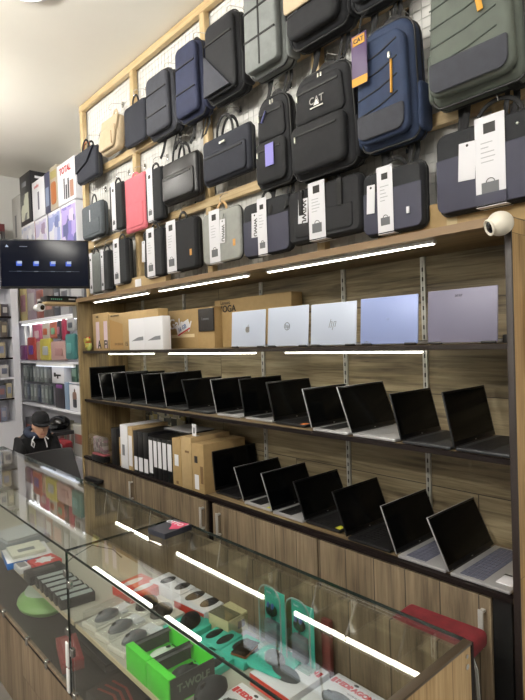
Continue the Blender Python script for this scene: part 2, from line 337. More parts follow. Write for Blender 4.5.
def briefcase(row, label, short, Y, z0, w, h, d, mat, hh=.09, flap=False, gloss=False, tilt=0, badge=True):
    t = place(row, label, Y, z0, name='briefcase', cat='bag', tilt=tilt)
    B().soft(w, h, d * .8, .035, .03, ins=.016).build('body', mat, t)
    if flap:
        B().loft([[(p[0], -d * .8 - .001 - .016 * k, p[1]) for p in ((-w * .46, h * .35), (w * .1, h * .55), (w * .46, h * .97), (-w * .46, h * .97))] for k in (0, 1)]).build('flap', mat, t)
    else:
        B().soft(w * .9, h * .6, d * .22, .02, .03, y=-d * .8 + .004, z=.015, ins=.012).build('front_pocket', mat, t)
        B().box(-w * .4, w * .4, -d * 1.0 - .003, -d + .004, h * .55, h * .55 + .008).build('pocket_zipper', zip_m, t)
    o = rrect(w + .004, h + .004, .035, .03); B().tube([(p[0], -d * .45, p[1] - .002) for p in o], .006, 6, closed=True).build('zipper', zip_m, t)
    for yy in (-d * .2, -d * .7): handle(t, w * .34, h - .003, yy, hh, strap_m, .011)
    if badge: B().box(-.03, .03, -d - .004, -d + .004, h * .76, h * .76 + .014, .002).build('metal_badge', pull_m, t)
    for xx in (-w * .46, w * .46): B().box(xx - .009, xx + .009, -d * .5, -d * .3, h * .8, h * .8 + .03, .003).build('side_ring', pull_m, t)
    hook(t, -d * .45, h + hh - .004, short); return t
def backpack(row, label, short, Y, z0, w, h, d, mat, pmat=None, style='plain', hh=.04, straps=True, tilt=0, turn=0, logo=None):
    t = place(row, label, Y, z0, name='backpack', cat='backpack', tilt=tilt, turn=turn); pmat = pmat or mat
    d1 = d * .68; ft = -d1
    B().soft(w, h, d1, .09, .05, ins=.028, top=.9).build('body', mat, t)
    for yy in (-d1 * .4, -d1 * .78): B().tube([(p[0], yy, p[1] - .002) for p in rrect(w + .003, h + .004, .09, .05, .9)], .005, 6, closed=True).build('zipper', zip_m, t)
    if style in ('plain', 'two'):
        B().soft(w * .86, h * .46, d * .3, .04, .045, y=ft + .006, z=.02, ins=.02).build('front_pocket', pmat, t)
        B().soft(w * .8, h * .38, d * .16, .05, .03, y=ft + .006, z=h * .52, ins=.02, top=.92).build('upper_pocket', mat, t)
        B().box(-w * .33, w * .33, ft - d * .3 + .001, ft - d * .3 + .012, h * .39, h * .39 + .008).build('pocket_zipper', zip_m, t)
        B().box(-w * .33, w * .33, ft - d * .16 + .001, ft - d * .16 + .012, h * .8, h * .8 + .008).build('pocket_zipper', zip_m, t)
        B().box(-w * .34, -w * .34 + .008, ft - d * .3 - .004, ft - d * .3 + .006, h * .33, h * .39, .002).build('zip_pull', pull_m, t)
        B().box(-w * .34, -w * .34 + .008, ft - d * .16 - .004, ft - d * .16 + .006, h * .74, h * .8, .002).build('zip_pull', pull_m, t)
        for xx in (-.008, .012): B().box(xx - .004, xx + .004, ft - .006, ft + .006, h * .9, h * .95, .002).build('zip_pull', pull_m, t)
    elif style == 'slab':       # one long front panel with quilted seams
        B().soft(w * .9, h * .84, d * .3, .07, .05, y=ft + .006, z=.02, ins=.022, top=.9).build('front_panel', pmat, t)
        m = B()
        for k in range(4): m.tube([(-w * .4, ft - d * .3 + .004, h * (.26 + .14 * k)), (0, ft - d * .3 + .003, h * (.30 + .14 * k)), (w * .3, ft - d * .3 + .004, h * (.36 + .14 * k))], .0035, 5)
        m.build('seams', zip_m if pmat is not fab_olive else pm('olive_seam', (84, 92, 86), .8), t)
    elif style == 'panel':      # flat formal front with cross seams
        B().soft(w * .88, h * .9, d * .3, .05, .04, y=ft + .006, z=.02, ins=.02, top=.92).build('front_panel', pmat, t)
        for fz in (.33, .66): B().box(-w * .4, w * .4, ft - d * .3 - .001, ft - d * .3 + .006, h * fz, h * fz + .006).build('seam', zip_m, t)
    elif style == 'grid':
        B().soft(w * .9, h * .92, d * .3, .03, .03, y=ft + .006, z=.015, ins=.015, top=.96).build('front_panel', pmat, t)
        m = B()
        for fz in (.36, .68): m.box(-w * .42, w * .42, ft - d * .3 + .001, ft - d * .3 + .01, h * fz, h * fz + .01)
        m.box(-.005, .005, ft - d * .3 + .001, ft - d * .3 + .01, h * .06, h * .9); m.build('seams', zip_m, t)
    elif style == 'fold':       # diagonal flap pocket
        B().soft(w * .88, h * .9, d * .22, .05, .04, y=ft + .006, z=.015, ins=.02, top=.92).build('front_panel', mat, t)
        B().loft([[(p[0] * w, ft - d * .21 - .018 * k, p[1] * h) for p in ((-.4, .05), (.36, .05), (-.36, .55))] for k in (0, 1)]).build('diagonal_pocket', pmat, t)
        B().box(-w * .38, w * .38, ft - d * .22 - .002, ft - d * .22 + .01, h * .68, h * .68 + .012).build('zipper', zip_m, t)
    for sx in (-1, 1): B().soft(d1 * .8, h * .38, .022, .02, .03, ins=.012).build('side_pocket', mat, t, M=Matrix.Translation((sx * (w / 2 - .004), -d1 * .5, .03)) @ Matrix.Rotation(sx * PI / 2, 4, 'Z'))
    handle(t, w * .3, h - .004, -d1 * .45, hh, strap_m, .013)
    if straps:
        for sx in (-.6, .6): B().tube([(sx * w * .5, -.02, .04), (sx * w * .5, -.015, -.03), (sx * w * .46, -.05, -.12), (sx * w * .40, -.07, -.145), (sx * w * .36, -.05, -.09), (sx * w * .36, -.02, .02)], .014, 8, flat=.004).build('shoulder_strap', strap_m, t)
    if logo: logo(t, ft, w, h, d)
    hook(t, -d1 * .45, h + hh - .005, short); return t

# ---- top row, left to right
t = briefcase(1, 'charcoal satchel with slanted flap at the far left end of the top row', 'the charcoal satchel', 4.90, 3.335, .44, .28, .1, fab_dnavy, .10, flap=True, badge=False)
B().tube(arc(0, .30, .07, .06, 200, -20, -.06), .007, 6).build('hanger_grip', pm('orange_leather_grip', (176, 110, 78), .6), t)
t = place(1, 'beige canvas satchel, the only cream bag of the top row', 4.42, 3.455, name='satchel', tilt=.12)
B().soft(.33, .31, .08, .05, .05, ins=.02).build('body', fab_beige, t)
B().soft(.28, .2, .035, .03, .04, y=-.078, z=.015, ins=.015).build('front_pocket', fab_beige, t)
B().loft([[(p[0], -.082 - .012 * k, p[1]) for p in ((-.15, .2), (.15, .16), (.16, .30), (-.15, .3))] for k in (0, 1)]).build('flap', fab_beige, t)
B().tube([(.1, -.115, .15), (.13, -.115, .03)], .004, 6).build('pocket_trim', pm('brown_trim', (150, 120, 90), .7), t)
handle(t, .1, .305, -.04, .09, fab_beige, .014); hook(t, -.04, .39, 'the beige satchel')
t = sleeve(1, 'plain dark navy laptop bag with round handle beside the beige satchel', 'the plain navy laptop bag', 4.0, 3.42, .345, .33, .05, fab_dnavy, hh=.075, name='laptop_bag', r=.04)
backpack(1, 'charcoal grey backpack with cross seams and dangling straps, left of the navy one', 'the charcoal backpack', 3.48, 3.315, .36, .47, .16, fab_char, style='panel')
backpack(1, 'tall navy blue slim backpack between the charcoal and the black backpack', 'the slim navy backpack', 3.09, 3.31, .30, .53, .16, fab_navy, style='panel')
backpack(1, 'black backpack with a diagonal front pocket in the top row', 'the black diagonal pocket backpack', 2.70, 3.315, .35, .52, .18, fab_black, fab_char, style='fold', straps=False)
backpack(1, 'pale grey backpack with black piping and crossed seams in the top row', 'the pale grey backpack', 2.285, 3.31, .31, .52, .19, fab_grey, fab_grey, style='grid')
def beige_top(t, ft, w, h, d): B().soft(w * .6, h * .5, .02, .03, .02, y=ft - d * .28, z=h * .28, x=-.05, ins=.01).build('beige_panel', fab_beige, t, label='beige upper front panel')
backpack(1, 'black backpack with a beige front panel cut by the upper photo edge', 'the black and beige backpack', 1.885, 3.335, .39, .54, .2, fab_black, style='slab', logo=beige_top)
backpack(1, 'black bag whose underside only shows at the top edge above the blue backpack', 'the black bag above the blue backpack', 1.53, 3.345, .26, .46, .18, fab_blk2, style='plain')
# ---- middle row
t = sleeve(2, 'heather grey messenger bag with white stripe at the left end of the middle row', 'the grey messenger bag', 4.83, 2.775, .43, .32, .075, fab_mgrey, hh=.09, name='messenger_bag', pocket=True, r=.04)
B().box(-.02, -.005, -.084, -.08, .15, .26).build('white_stripe', paper, t)
sleeve(2, 'thin black sleeve with white paper band, left of the coral pink one', 'the black sleeve left of the pink one', 4.35, 2.765, .23, .405, .065, fab_blk2, band=(-.03, .075), r=.025)
t = sleeve(2, 'coral pink laptop sleeve, the only pink case', 'the coral pink sleeve', 4.07, 2.715, .345, .455, .03, fab_pink, hmat=fab_pink, pocket=True, r=.02, hh=.03)
sleeve(2, 'black sleeve with white paper band, right of the coral pink one', 'the black sleeve right of the pink one', 3.71, 2.725, .24, .405, .065, fab_blk2, band=(-.04, .085), r=.025)
briefcase(2, 'glossy black leather briefcase hanging by a tall handle in the middle row', 'the glossy black briefcase', 3.32, 2.80, .45, .31, .1, leather, .12, badge=False)
briefcase(2, 'matt black wide briefcase with a small metal badge, left of the tall slim backpack', 'the badge briefcase', 2.775, 2.825, .50, .30, .09, fab_dnavy, .12)
def lil(t, ft, w, h, d):
    B().box(-.02, .05, ft - d * .3 - .006, ft - d * .3 - .002, h * .2, h * .44).build('lilac_tag', pm('lilac_label', (136, 130, 206), .5), t)
    B().tube([(-.07, ft - .02, h * .72), (-.02, ft - .03, h * .82)], .006, 6).build('carabiner', pm('violet_metal', (120, 124, 180), .3, .7), t)
backpack(2, 'slim black backpack with a lilac tag on its front pocket', 'the slim black backpack with lilac tag', 2.295, 2.66, .29, .53, .13, fab_black, style='plain', logo=lil)
def cat(t, ft, w, h, d):
    y = ft - d * .16 - .002
    text('lettering', 'CAT', .052, pm('dull_emblem_metal', (120, 120, 118), .35, .6), t, (0, y, h * .68), bold=.0005)
    B().loft([[(p[0], y - .001 * k, p[1] + h * .635) for p in ((-.02, 0), (.02, 0), (0, .028))] for k in (0, 1)]).build('triangle_emblem', steel, t)
    B().box(-.045, .045, y - .002, y + .002, h * .612, h * .622).build('emblem_bar', steel, t)
backpack(2, 'large black backpack with three metal letters on its front', 'the black lettered backpack', 1.885, 2.625, .43, .55, .18, fab_black, style='two', logo=cat, hh=.05, straps=False)
def bluex(t, ft, w, h, d):
    y = ft - d * .3
    g = B().box(-.045, .045, -.004, 0, -.24, 0, .001).build('hang_tag', pm('purple_tag_card', (70, 50, 92), .4), t, (-w * .28, y - .02, h * .93)); 
    B().box(-.035, .035, -.006, -.004, -.05, -.008).build('yellow_square', yellow, g); B().box(-.045, .045, -.006, -.004, -.238, -.2).build('yellow_strip', yellow, g)
    text('lettering', 'CAT', .03, ink, g, (0, -.0066, -.03), bold=.0008)
    B().tube([(0, 0, -.005), (0, .02, .08), (0, .08, .14)], .005, 6).build('tag_loop', strap_m, g)
    B().tube([(w * .22, y - .002, h * .62), (w * .21, y - .002, h * .36)], .006, 6).build('yellow_zipper', yellow, t)
    B().box(w * .16, w * .2, y - .004, y + .006, h * .64, h * .69, .003).build('zip_pull', pull_m, t)
    B().soft(w * .8, h * .2, .012, .01, .04, y=y + .006, z=.035, ins=.006).build('dark_base_panel', fab_char, t)
backpack(2, 'deep blue backpack with yellow zipper and a purple hang tag', 'the deep blue backpack', 1.475, 2.65, .32, .57, .18, fab_blue, style='slab', logo=bluex, hh=.05)
def olv(t, ft, w, h, d):
    y = ft - d * .3
    B().tube([(w * .1, y - .003, h * 1.0), (w * .12, y - .006, h * .66), (w * .16, y - .005, h * .5)], .012, 8, flat=.004).build('yellow_strip', yellow, t)
    B().soft(w * .82, h * .22, .012, .01, .04, y=y + .006, z=.03, ins=.006).build('dark_base_panel', fab_char, t)
    B().box(w * .28, w * .28 + .05, -.09, -.02, -.004, .02, .003).build('bottom_patch', strap_m, t)
backpack(2, 'olive grey backpack with a yellow strip at the upper right', 'the olive grey backpack', 1.04, 2.73, .40, .56, .2, fab_olive, style='slab', logo=olv)
# ---- lowest row
sleeve(3, 'light grey slim sleeve with white band at the left end of the lowest row', 'the light grey sleeve at the left end', 4.86, 2.255, .285, .375, .05, fab_grey, band=(-.07, .06), r=.04)
sleeve(3, 'narrow black sleeve with white band next to the light grey sleeve', 'the narrow black sleeve', 4.61, 2.255, .18, .365, .07, fab_blk2, band=(-.03, .055), r=.025)
sleeve(3, 'black sleeve with a wide white printed band, third in the lowest row', 'the third sleeve of the lowest row', 4.30, 2.285, .26, .385, .075, fab_blk2, band=(-.045, .11), r=.03)
sleeve(3, 'black case with white band and small tag, left of the tan patched black case', 'the black case with a small tag', 3.745, 2.285, .29, .375, .07, fab_blk2, band=(-.02, .12), tagx=-.12, r=.03, txt='')
sleeve(3, 'black case with white band and tan patch, left of the light grey case', 'the tan patched black case', 3.34, 2.285, .40, .375, .075, fab_black, band=(-.11, .13), patchc=tan_p, r=.035, hh=.06)
sleeve(3, 'light grey laptop case with white band and tag in the lowest row', 'the light grey laptop case', 2.88, 2.29, .42, .35, .05, fab_lgrey, band=(-.06, .12), tagx=.04, patchc=tan_p, r=.05, hh=.06, hmat=pm('tan_leather', (196, 158, 110), .6))
sleeve(3, 'black case with slate blue lower half, white band and tag, beside the light grey one', 'the slate and black case', 2.42, 2.275, .42, .335, .055, fab_blk2, band=(-.02, .085), tagx=-.085, lower=fab_slate, r=.04, hh=.06)
t = sleeve(3, 'wide black laptop case with white band, lettered tag and tan square', 'the wide black case', 1.93, 2.29, .52, .30, .085, fab_black, band=(-.03, .12), tagx=-.13, patchc=tan_p, pocket=True, r=.04, hh=.06, hw=.2)
for xx in (-.16, .12): B().box(xx, xx + .03, -.1, -.09, .15, .29, .002).build('webbing', strap_m, t)
t = sleeve(3, 'slate blue and black case with white band and blank tag, left of the big briefcase', 'the medium slate case', 1.495, 2.25, .34, .31, .075, fab_blk2, band=(-.03, .09), tagx=-.11, lower=fab_slate, r=.04, hh=.05, txt='', hw=.12)
B().box(.09, .105, -.089, -.082, .07, .10).build('white_mark', paper, t)
t = sleeve(3, 'big slate blue and black briefcase with rounded handle at the right end', 'the big slate briefcase', .985, 2.275, .54, .355, .08, fab_blk2, band=(-.02, .125), tagx=-.115, lower=fab_slate, r=.045, hh=.085, txt='', hw=.19)
B().ell((.09, -.082, .30), (.006, .004, .006), 10, 6).build('stud', pull_m, t)
B().box(-.085, .045, -.0925, -.09, .004, .05).build('band_stripe', fab_slate, t)

# ================================================================== shelving unit
FX, BX, YR, YL = 2.016, 2.50, .874, 4.794
Z1, Z2, Z3, ZT = 1.705, 1.259, .738, 2.155
t = thing('shelving_unit', 'long weathered-wood wall shelving unit with light strips and three display shelves', 'shelving', (0, 0, 0))
B().box(FX, BX + .02, YL, YL + .035, FL, ZT, .002).build('side_panel', side_wood, t)
B().box(FX + .004, BX + .02, YR - .018, YR, FL, ZT + .02, .002).build('side_panel', oak_side, t)
B().box(FX - .004, FX + .006, YR - .019, YR + .006, FL, ZT + .02, .001).build('edge_strip', pm('taupe_edging', (38, 30, 28), .5), t)
B().box(BX, BX + .02, YR, YL, Z3 - .02, ZT).build('back_panel', back_wood, t)
B().box(FX + .006, 2.52, YR, YL + .035, ZT, ZT + .034, .002).build('top_board', top_wood, t)
B().box(FX - .002, FX + .006, YR, YL + .035, ZT, ZT + .034).build('top_edge', pm('light_brown_edging', (128, 104, 76), .5), t)
for zz, fx, em, lab in ((Z1, FX + .032, grey_edge, 0), (Z2, FX + .032, dark_edge, 0), (Z3, FX, dark_edge, 0)):
    s = B().box(fx + .004, BX, YR, YL, zz - .022, zz, .001).build('shelf', top_wood, t)
    B().box(fx - .002, fx + (.004 if zz == Z1 else .016 if zz == Z2 else .034), YR + .01, YL, zz - .02, zz + .0008).build('shelf_edge', em, s)
for y in (4.45, 3.76, 2.79, 2.05, 1.515):
    s = B().box(BX - .014, BX, y - .013, y + .013, Z3, ZT).build('slotted_standard', pm('zinc_plated', (196, 196, 190), .35, .35), t)
    m = B()
    z = Z3 + .04
    while z < ZT - .03: m.box(BX - .0155, BX - .0138, y - .004, y + .004, z, z + .022); z += .05
    m.box(BX - .0146, BX - .0138, y - .0008, y + .0008, Z3 + .04, ZT - .02); m.build('slots', ink, s)
for y0, y1 in ((3.64, 4.60), (2.45, 3.48), (1.21, 2.28)):
    s = B().box(2.078, 2.108, y0, y1, ZT - .014, ZT, .002).build('light_strip', white, t); B().box(2.082, 2.104, y0 + .01, y1 - .01, ZT - .0175, ZT - .0135).build('light_tube', led, s)
for y0, y1 in ((3.93, 4.76), (2.63, 3.70), (1.40, 2.36)):
    s = B().box(2.275, 2.305, y0, y1, Z1 - .034, Z1 - .022, .002).build('light_strip', white, t); B().box(2.283, 2.297, y0 + .01, y1 - .01, Z1 - .042, Z1 - .0335).build('light_tube', led, s)
# base cabinets under the shelves
def door(c, y0, y1, hy):
    d = B().box(FX + .002, FX + .02, y0, y1, -.07, Z3 - .03, .0015).build('door', cab_wood, c)
    h = B().box(FX - .03, FX - .022, hy - .011, hy + .011, .515, .665, .003).box(FX - .024, FX + .003, hy - .008, hy + .008, .65, .66).box(FX - .024, FX + .003, hy - .008, hy + .008, .52, .53).build('handle', pm('satin_handle', (186, 184, 180), .35, .3), d)
c = thing('base_cabinet', 'left weathered-wood cabinet under the shelves behind the armchair', 'cabinet', (0, 0, 0))
B().box(FX + .022, BX, 2.86, 4.78, -.10, Z3 - .024).build('body', dark_edge, c); B().box(FX + .06, BX, 2.86, 4.78, FL, -.10).build('plinth', dark_edge, c)
door(c, 3.83, 4.78, 3.87); door(c, 2.87, 3.82, 2.9)
c = thing('base_cabinet', 'right weathered-wood cabinet under the shelves behind the red stool', 'cabinet', (0, 0, 0))
B().box(FX + .022, BX, 1.0, 2.80, -.10, Z3 - .024).build('body', dark_edge, c); B().box(FX + .06, BX, 1.0, 2.80, FL, -.10).build('plinth', dark_edge, c)
door(c, 1.89, 2.80, 2.72); door(c, .972, 1.88, 1.0)
B().cyl((FX - .012, 1.09, .375), (FX + .004, 1.09, .375), .011).build('door_lock', steel, c)
o = B().box(2.03, 2.045, 0.895, .968, FL, Z3 - .026).build('gap_shade_sheet', pm('gap_shade_black', (10, 10, 11), .6)); tag(o, 'black sheet as the shade in the gap between right cabinet and oak side panel', 'panel')  # black sheet standing in for the dark of an open gap
o = B().box(2.125, 2.30, YR - .04, YR - .0185, 1.588, 1.90, .003).build('wall_box', pm('red_enamel', (140, 26, 20), .35)); tag(o, 'flat red box fixed to the oak side panel', 'box')
o = B().box(2.085, 2.30, YR - .1, YR - .0185, .752, .775, .002).build('wooden_ledge', end_wood); tag(o, 'small pale wooden ledge on the oak side panel near the right photo edge', 'ledge')
# white dome camera on the corner of the shelving
t = thing('security_camera', 'white ball security camera on the front right corner of the shelving', 'camera', (1.962, .872, 2.147))
B().ell((0, 0, 0), (.047, .047, .045), 24, 16).build('shell', pm('warm_white_plastic', (226, 220, 206), .35), t)
d = Vector((-.62, .5, -.28)).normalized(); q = d.to_track_quat('Z', 'Y').to_matrix().to_4x4()
B().loft([[(r * math.cos(a * PI / 10), r * math.sin(a * PI / 10), z) for a in range(20)] for r, z in ((.026, .036), (.031, .040), (.031, .046), (.027, .048), (.025, .043))], M=q).build('lens_ring', pm('warm_white_plastic', (0, 0, 0)), t)
B().ell((0, 0, .038), (.024, .024, .012), 16, 10, M=q).build('lens', blkg, t)
B().cyl((.03, -.0, .01), (.062, 0, .012), .014).build('mount', pm('warm_white_plastic', (0, 0, 0)), t)

# ================================================================== open laptops
def laptop(label, X, Y, z, w, L, ang, base=blk, keys=kbd_m, edge=None, group='', sticker=None, depth=None, yaw=0):
    D = depth or .24
    t = thing('laptop', label, 'laptop', (X + w / 2, Y, z + .001), yaw, group)
    B().box(-w / 2, w / 2, -D, 0, .002, .017, .005).build('base', base, t)
    m = B()
    for r in range(5):
        n = 13; pw = (w - .036) / n
        for k in range(n):
            if r == 4 and 3 < k < 8: continue
            m.box(-w / 2 + .018 + pw * k + .0012, -w / 2 + .018 + pw * (k + 1) - .0012, -.034 - .0205 * r - .018, -.034 - .0205 * r, .017, .0185)
        if r == 4: m.box(-w / 2 + .018 + pw * 4 + .0012, -w / 2 + .018 + pw * 8 - .0012, -.034 - .0205 * r - .018, -.034 - .0205 * r, .017, .0185)
    m.build('keyboard', keys, t, smooth=False)
    B().box(-.055, .05, -D + .012, -D + .07, .0168, .0176, .0003).build('touchpad', sil if base is sil else bezel_m, t)
    B().cyl((-w * .4, .002, .014), (w * .4, .002, .014), .006, 10).build('hinge', blk, t)
    m = B()
    for sx in (-1, 1):
        for yy in (-.03, -D + .03): m.box(sx * w * .42 - .02, sx * w * .42 + .02, yy - .005, yy + .005, 0, .003)
    m.build('rubber_feet', blk, t)
    lid = B().box(-w / 2, w / 2, -.001, .006, 0, L, .003).build('lid', edge or base, t, (0, .004, .016)); lid.rotation_euler = (-math.radians(ang), 0, 0)
    B().box(-w / 2 + .002, w / 2 - .002, -.0025, -.0008, .002, L - .002, .0005).build('bezel', bezel_m, lid)
    B().box(-w / 2 + .008, w / 2 - .008, -.003, -.0022, .022, L - .010).build('screen', screen_m, lid)
    B().box(-.006, .006, -.0032, -.0024, .007, .0105).build('screen_badge', steel, lid)
    if sticker: c, sx = sticker; B().box(sx * w - .02, sx * w + .025, -D + .012, -D + .045, .017, .0182).build('sticker', c, t)
    return t
yel_s = pm('yellow_sticker', (214, 214, 70), .5); org_s = pm('orange_sticker', (222, 120, 40), .5)
charc = pm('dark_grey_metal', (58, 59, 62), .4, .4); silk = pm('silver_keys', (92, 94, 112), .5)
UPR = 'open laptops on the upper laptop shelf'; LWR = 'open laptops on the lower laptop shelf'
P = 'upper-shelf open laptop, '
rows = [
    (P + 'the big upright black one against the left end panel', 2.07, 4.70, .36, .28, 3, blk, {}, .17),
    (P + 'second from the left end, thin grey edge', 2.09, 4.50, .36, .235, 18, charc, {'edge': sil}, .22),
    (P + 'third from the left end, thin grey edge', 2.09, 4.25, .36, .245, 16, charc, {'edge': sil}, .235),
    (P + 'fourth from the left end, thin grey edge', 2.10, 4.00, .375, .25, 17, charc, {'edge': charc}, .235),
    (P + 'fifth from the left end, grey keyboard', 2.095, 3.73, .365, .245, 15, charc, {'edge': sil}, .24),
    (P + 'sixth from the left end, tall lid and silver edge', 2.105, 3.454, .37, .26, 15, charc, {'edge': sil}, .24),
    (P + 'seventh from the left end, low lid and dark keyboard', 2.11, 3.17, .36, .225, 21, charc, {'edge': charc}, .24),
    (P + 'eighth from the left end, pale grey keyboard deck', 2.115, 2.845, .36, .23, 15, sil, {'edge': sil}, .245),
    (P + 'ninth from the left end, pale deck and black lid', 2.115, 2.554, .37, .24, 12, sil, {'edge': charc}, .245),
    (P + 'black with a small orange sticker, fifth from the right end', 2.10, 2.266, .37, .235, 16, blk, {'sticker': (org_s, -.42)}, .24),
    (P + 'narrow with silver deck, fourth from the right end', 2.06, 1.933, .36, .215, 17, sil, {'edge': sil}, .235),
    (P + 'silver deck with warm pale edge, third from the right end', 2.06, 1.666, .385, .243, 21, sil, {'edge': sil, 'keys': sil}, .245),
    (P + 'matt dark grey deck, second from the right end', 2.058, 1.381, .345, .215, 15, charc, {'edge': charc}, .235),
    (P + 'black with violet grey wrist rest at the right end', 2.06, 1.126, .375, .234, 12, charc, {'edge': charc}, .225)]
for lab, X, Y, w_, L_, a, base, kw, D in rows: laptop(lab, X, Y, Z2, w_, L_, a, base, depth=D, group=UPR, **kw)
P = 'lower-shelf open laptop, '
rows = [
    (P + 'the big upright black one beside the brown boxes', 2.10, 2.87, .385, .262, 6, blk, {}, .235),
    (P + 'silver edged with a yellow sticker, second from the left', 2.08, 2.549, .385, .218, 24, sil, {'edge': sil, 'sticker': (yel_s, -.42)}, .24),
    (P + 'light silver deck without a sticker, third from the left', 2.07, 2.28, .375, .225, 23, sil, {'edge': sil}, .24),
    (P + 'all black with yellow sticker on its corner', 2.085, 2.03, .378, .217, 23, blk, {'sticker': (yel_s, -.40)}, .24),
    (P + 'all black with large dark keys, third from the right', 2.05, 1.709, .378, .229, 23, blk, {}, .25),
    (P + 'silver deck, second from the right end', 2.035, 1.408, .385, .221, 21.5, sil, {'edge': sil, 'keys': silk}, .237),
    (P + 'silver deck with white card label at the right end', 2.03, 1.148, .41, .228, 25, sil, {'edge': sil, 'keys': silk}, .247)]
for i, (lab, X, Y, w_, L_, a, base, kw, D) in enumerate(rows):
    t = laptop(lab, X, Y, Z3, w_, L_, a, base, depth=D, group=LWR, **kw)
    if i == 6: B().box(-.165, -.085, -.238, -.175, .0172, .0215, .001).build('card_label', paper, t); B().box(-.085, -.068, -.2, -.17, .0172, .0195).build('black_label', ink, t)

# ================================================================== upper shelf: back-to-front laptops and boxes
def emblem_ring(l, x, z, r, y):
    B().tube([(x + r * math.cos(k * PI / 12), y, z + r * math.sin(k * PI / 12)) for k in range(24)], .0022, 6, closed=True).build('emblem_ring', greyink, l)
def emblem_apple(l, x, z, r, y):
    P = []
    for k in range(36):
        a = 2 * PI * k / 36; rr = r * (1 - .16 * max(0, math.sin(a)) ** 8 - .10 * max(0, -math.sin(a)) ** 10 + .06 * abs(math.cos(a)) )
        px, pz = rr * math.cos(a), rr * math.sin(a)
        q = math.hypot(px - r * 1.25, pz - r * .15)
        if q < r * .55: px = r * 1.25 - math.sqrt(max(0, (r * .55) ** 2 - (pz - r * .15) ** 2))
        P.append((x + px, z + pz))
    B().prism(P, y - .001, y + .001).build('emblem', chrome, l)
    B().prism([(x + p[0] * r, z + p[1] * r) for p in ((.02, 1.0), (.1, 1.35), (.38, 1.55), (.4, 1.3), (.25, 1.08))], y - .001, y + .001).build('emblem_leaf', chrome, l)
def tent(label, y0, y1, h, mat, emblem, lean=4):
    w_ = y0 - y1
    t = thing('laptop', label, 'laptop', (2.115, (y0 + y1) / 2, Z1 + .001), WALLROT, 'laptops showing the backs of their lids')
    B().box(-w_ / 2, w_ / 2, .004, .235, .002, .016, .004).build('base', sil, t)
    B().box(-w_ / 2 + .02, w_ / 2 - .02, .05, .14, .016, .0175).build('keyboard', kbd_m, t)
    l = B().box(-w_ / 2, w_ / 2, -.004, .003, 0, h, .004, 3).build('lid', mat, t, (0, 0, .006)); l.rotation_euler = (-math.radians(lean), 0, 0)
    B().box(-w_ / 2 + .008, w_ / 2 - .008, .0028, .0042, .01, h - .008).build('screen', screen_m, l)
    for sx in (-1, 1): B().cyl((sx * w_ * .38 - .03, -.002, .006), (sx * w_ * .38 + .03, -.002, .006), .006, 10).build('hinge', blk, t)
    emblem(l, w_, h); return t
tent('white lid standing open backwards with a bitten fruit emblem, leftmost of the lids', 2.664, 2.345, .222, lid_w, lambda l, w_, h: emblem_apple(l, 0, h * .48, .02, -.0045))
def ringhp(l, w_, h): emblem_ring(l, 0, h * .5, .021, -.0048); text('lettering', 'hp', .03, greyink, l, (0, -.0048, h * .5), bold=.0005)
tent('silver white lid standing open backwards with a ring emblem', 2.322, 1.995, .224, lid_w, ringhp)
def slim_letters(l, w_, h):
    m = B()
    for x, z0, z1 in ((-.020, -.020, .026), (-.007, -.020, .012), (.006, -.032, .012), (.019, -.016, .012)):
        m.prism([(x + z0 * .3, h * .5 + z0), (x + z0 * .3 + .0035, h * .5 + z0), (x + z1 * .3 + .0035, h * .5 + z1), (x + z1 * .3, h * .5 + z1)], -.0052, -.004)
    m.prism([(-.004, h * .5 + .010), (.0, h * .5 + .013), (-.014, h * .5 + .013), (-.014, h * .5 + .010)], -.0052, -.004).prism([(.022, h * .5 + .010), (.024, h * .5 + .013), (.010, h * .5 + .013), (.010, h * .5 + .010)], -.0052, -.004)
    m.build('lettering', greyink, l)
tent('silver white lid standing open backwards with slim slanted letters, middle of the lids', 1.976, 1.668, .220, lid_w, slim_letters)
def faint(l, w_, h): text('lettering', 'HP', .018, pm('faint_lilac_print', (140, 152, 190), .5), l, (0, -.0048, h * .52)); text('lettering', 'pavilion', .008, greyink, l, (-w_ * .38, -.0048, .012))
tent('periwinkle blue lid standing open backwards', 1.642, 1.320, .224, lid_b, faint)
tent('mauve grey lid standing open backwards at the right end', 1.272, .960, .228, lid_g, lambda l, w_, h: text('lettering', 'acer', .02, pm('dark_mauve_print', (70, 66, 80), .5), l, (-.01, -.0048, h * .88)))
o = thing('power_adapter', 'small black adapter behind the right end of the mauve grey lid', 'adapter', (2.2, .93, Z1)); B().box(-.05, .05, -.03, .03, 0, .035, .006).build('brick', blk, o); B().tube([(.05, 0, .015), (.12, .02, .01), (.2, .0, .004)], .003, 6).build('cable', blk, o)
def carton(label, y0, y1, z, h, dep, mat, x=2.12, g='boxes on the top shelf', lean=0):
    t = thing('carton', label, 'box', (x, (y0 + y1) / 2, z + .001), WALLROT, g); w_ = y0 - y1
    B().box(-w_ / 2, w_ / 2, 0, dep, 0, h, .002).build('carton_body', mat, t)
    B().box(-w_ / 2 + .004, w_ / 2 - .004, dep * .47, dep * .53, h - .0005, h + .001).build('tape', card3, t)
    return t, w_
t, w_ = carton('long brown carton standing at the left end with printed stripes, by the cat figurine', 4.72, 4.40, Z1, .335, .1, card)
for x in (-.06, .1): B().box(x - .035, x + .035, -.001, .0005, .02, .26).build('lilac_stripe', lilac, t)
text('lettering', 'A', .10, ink, t, (-.03, -.0015, .05), bold=.003); text('lettering', 'FI', .10, ink, t, (.10, -.0015, .05), bold=.003)
text('lettering', 'ASUS', .025, ink, t, (-.06, -.0015, .305))
t, w_ = carton('long brown carton with faint printing, half behind the white boxes', 4.39, 3.56, Z1, .315, .09, card)
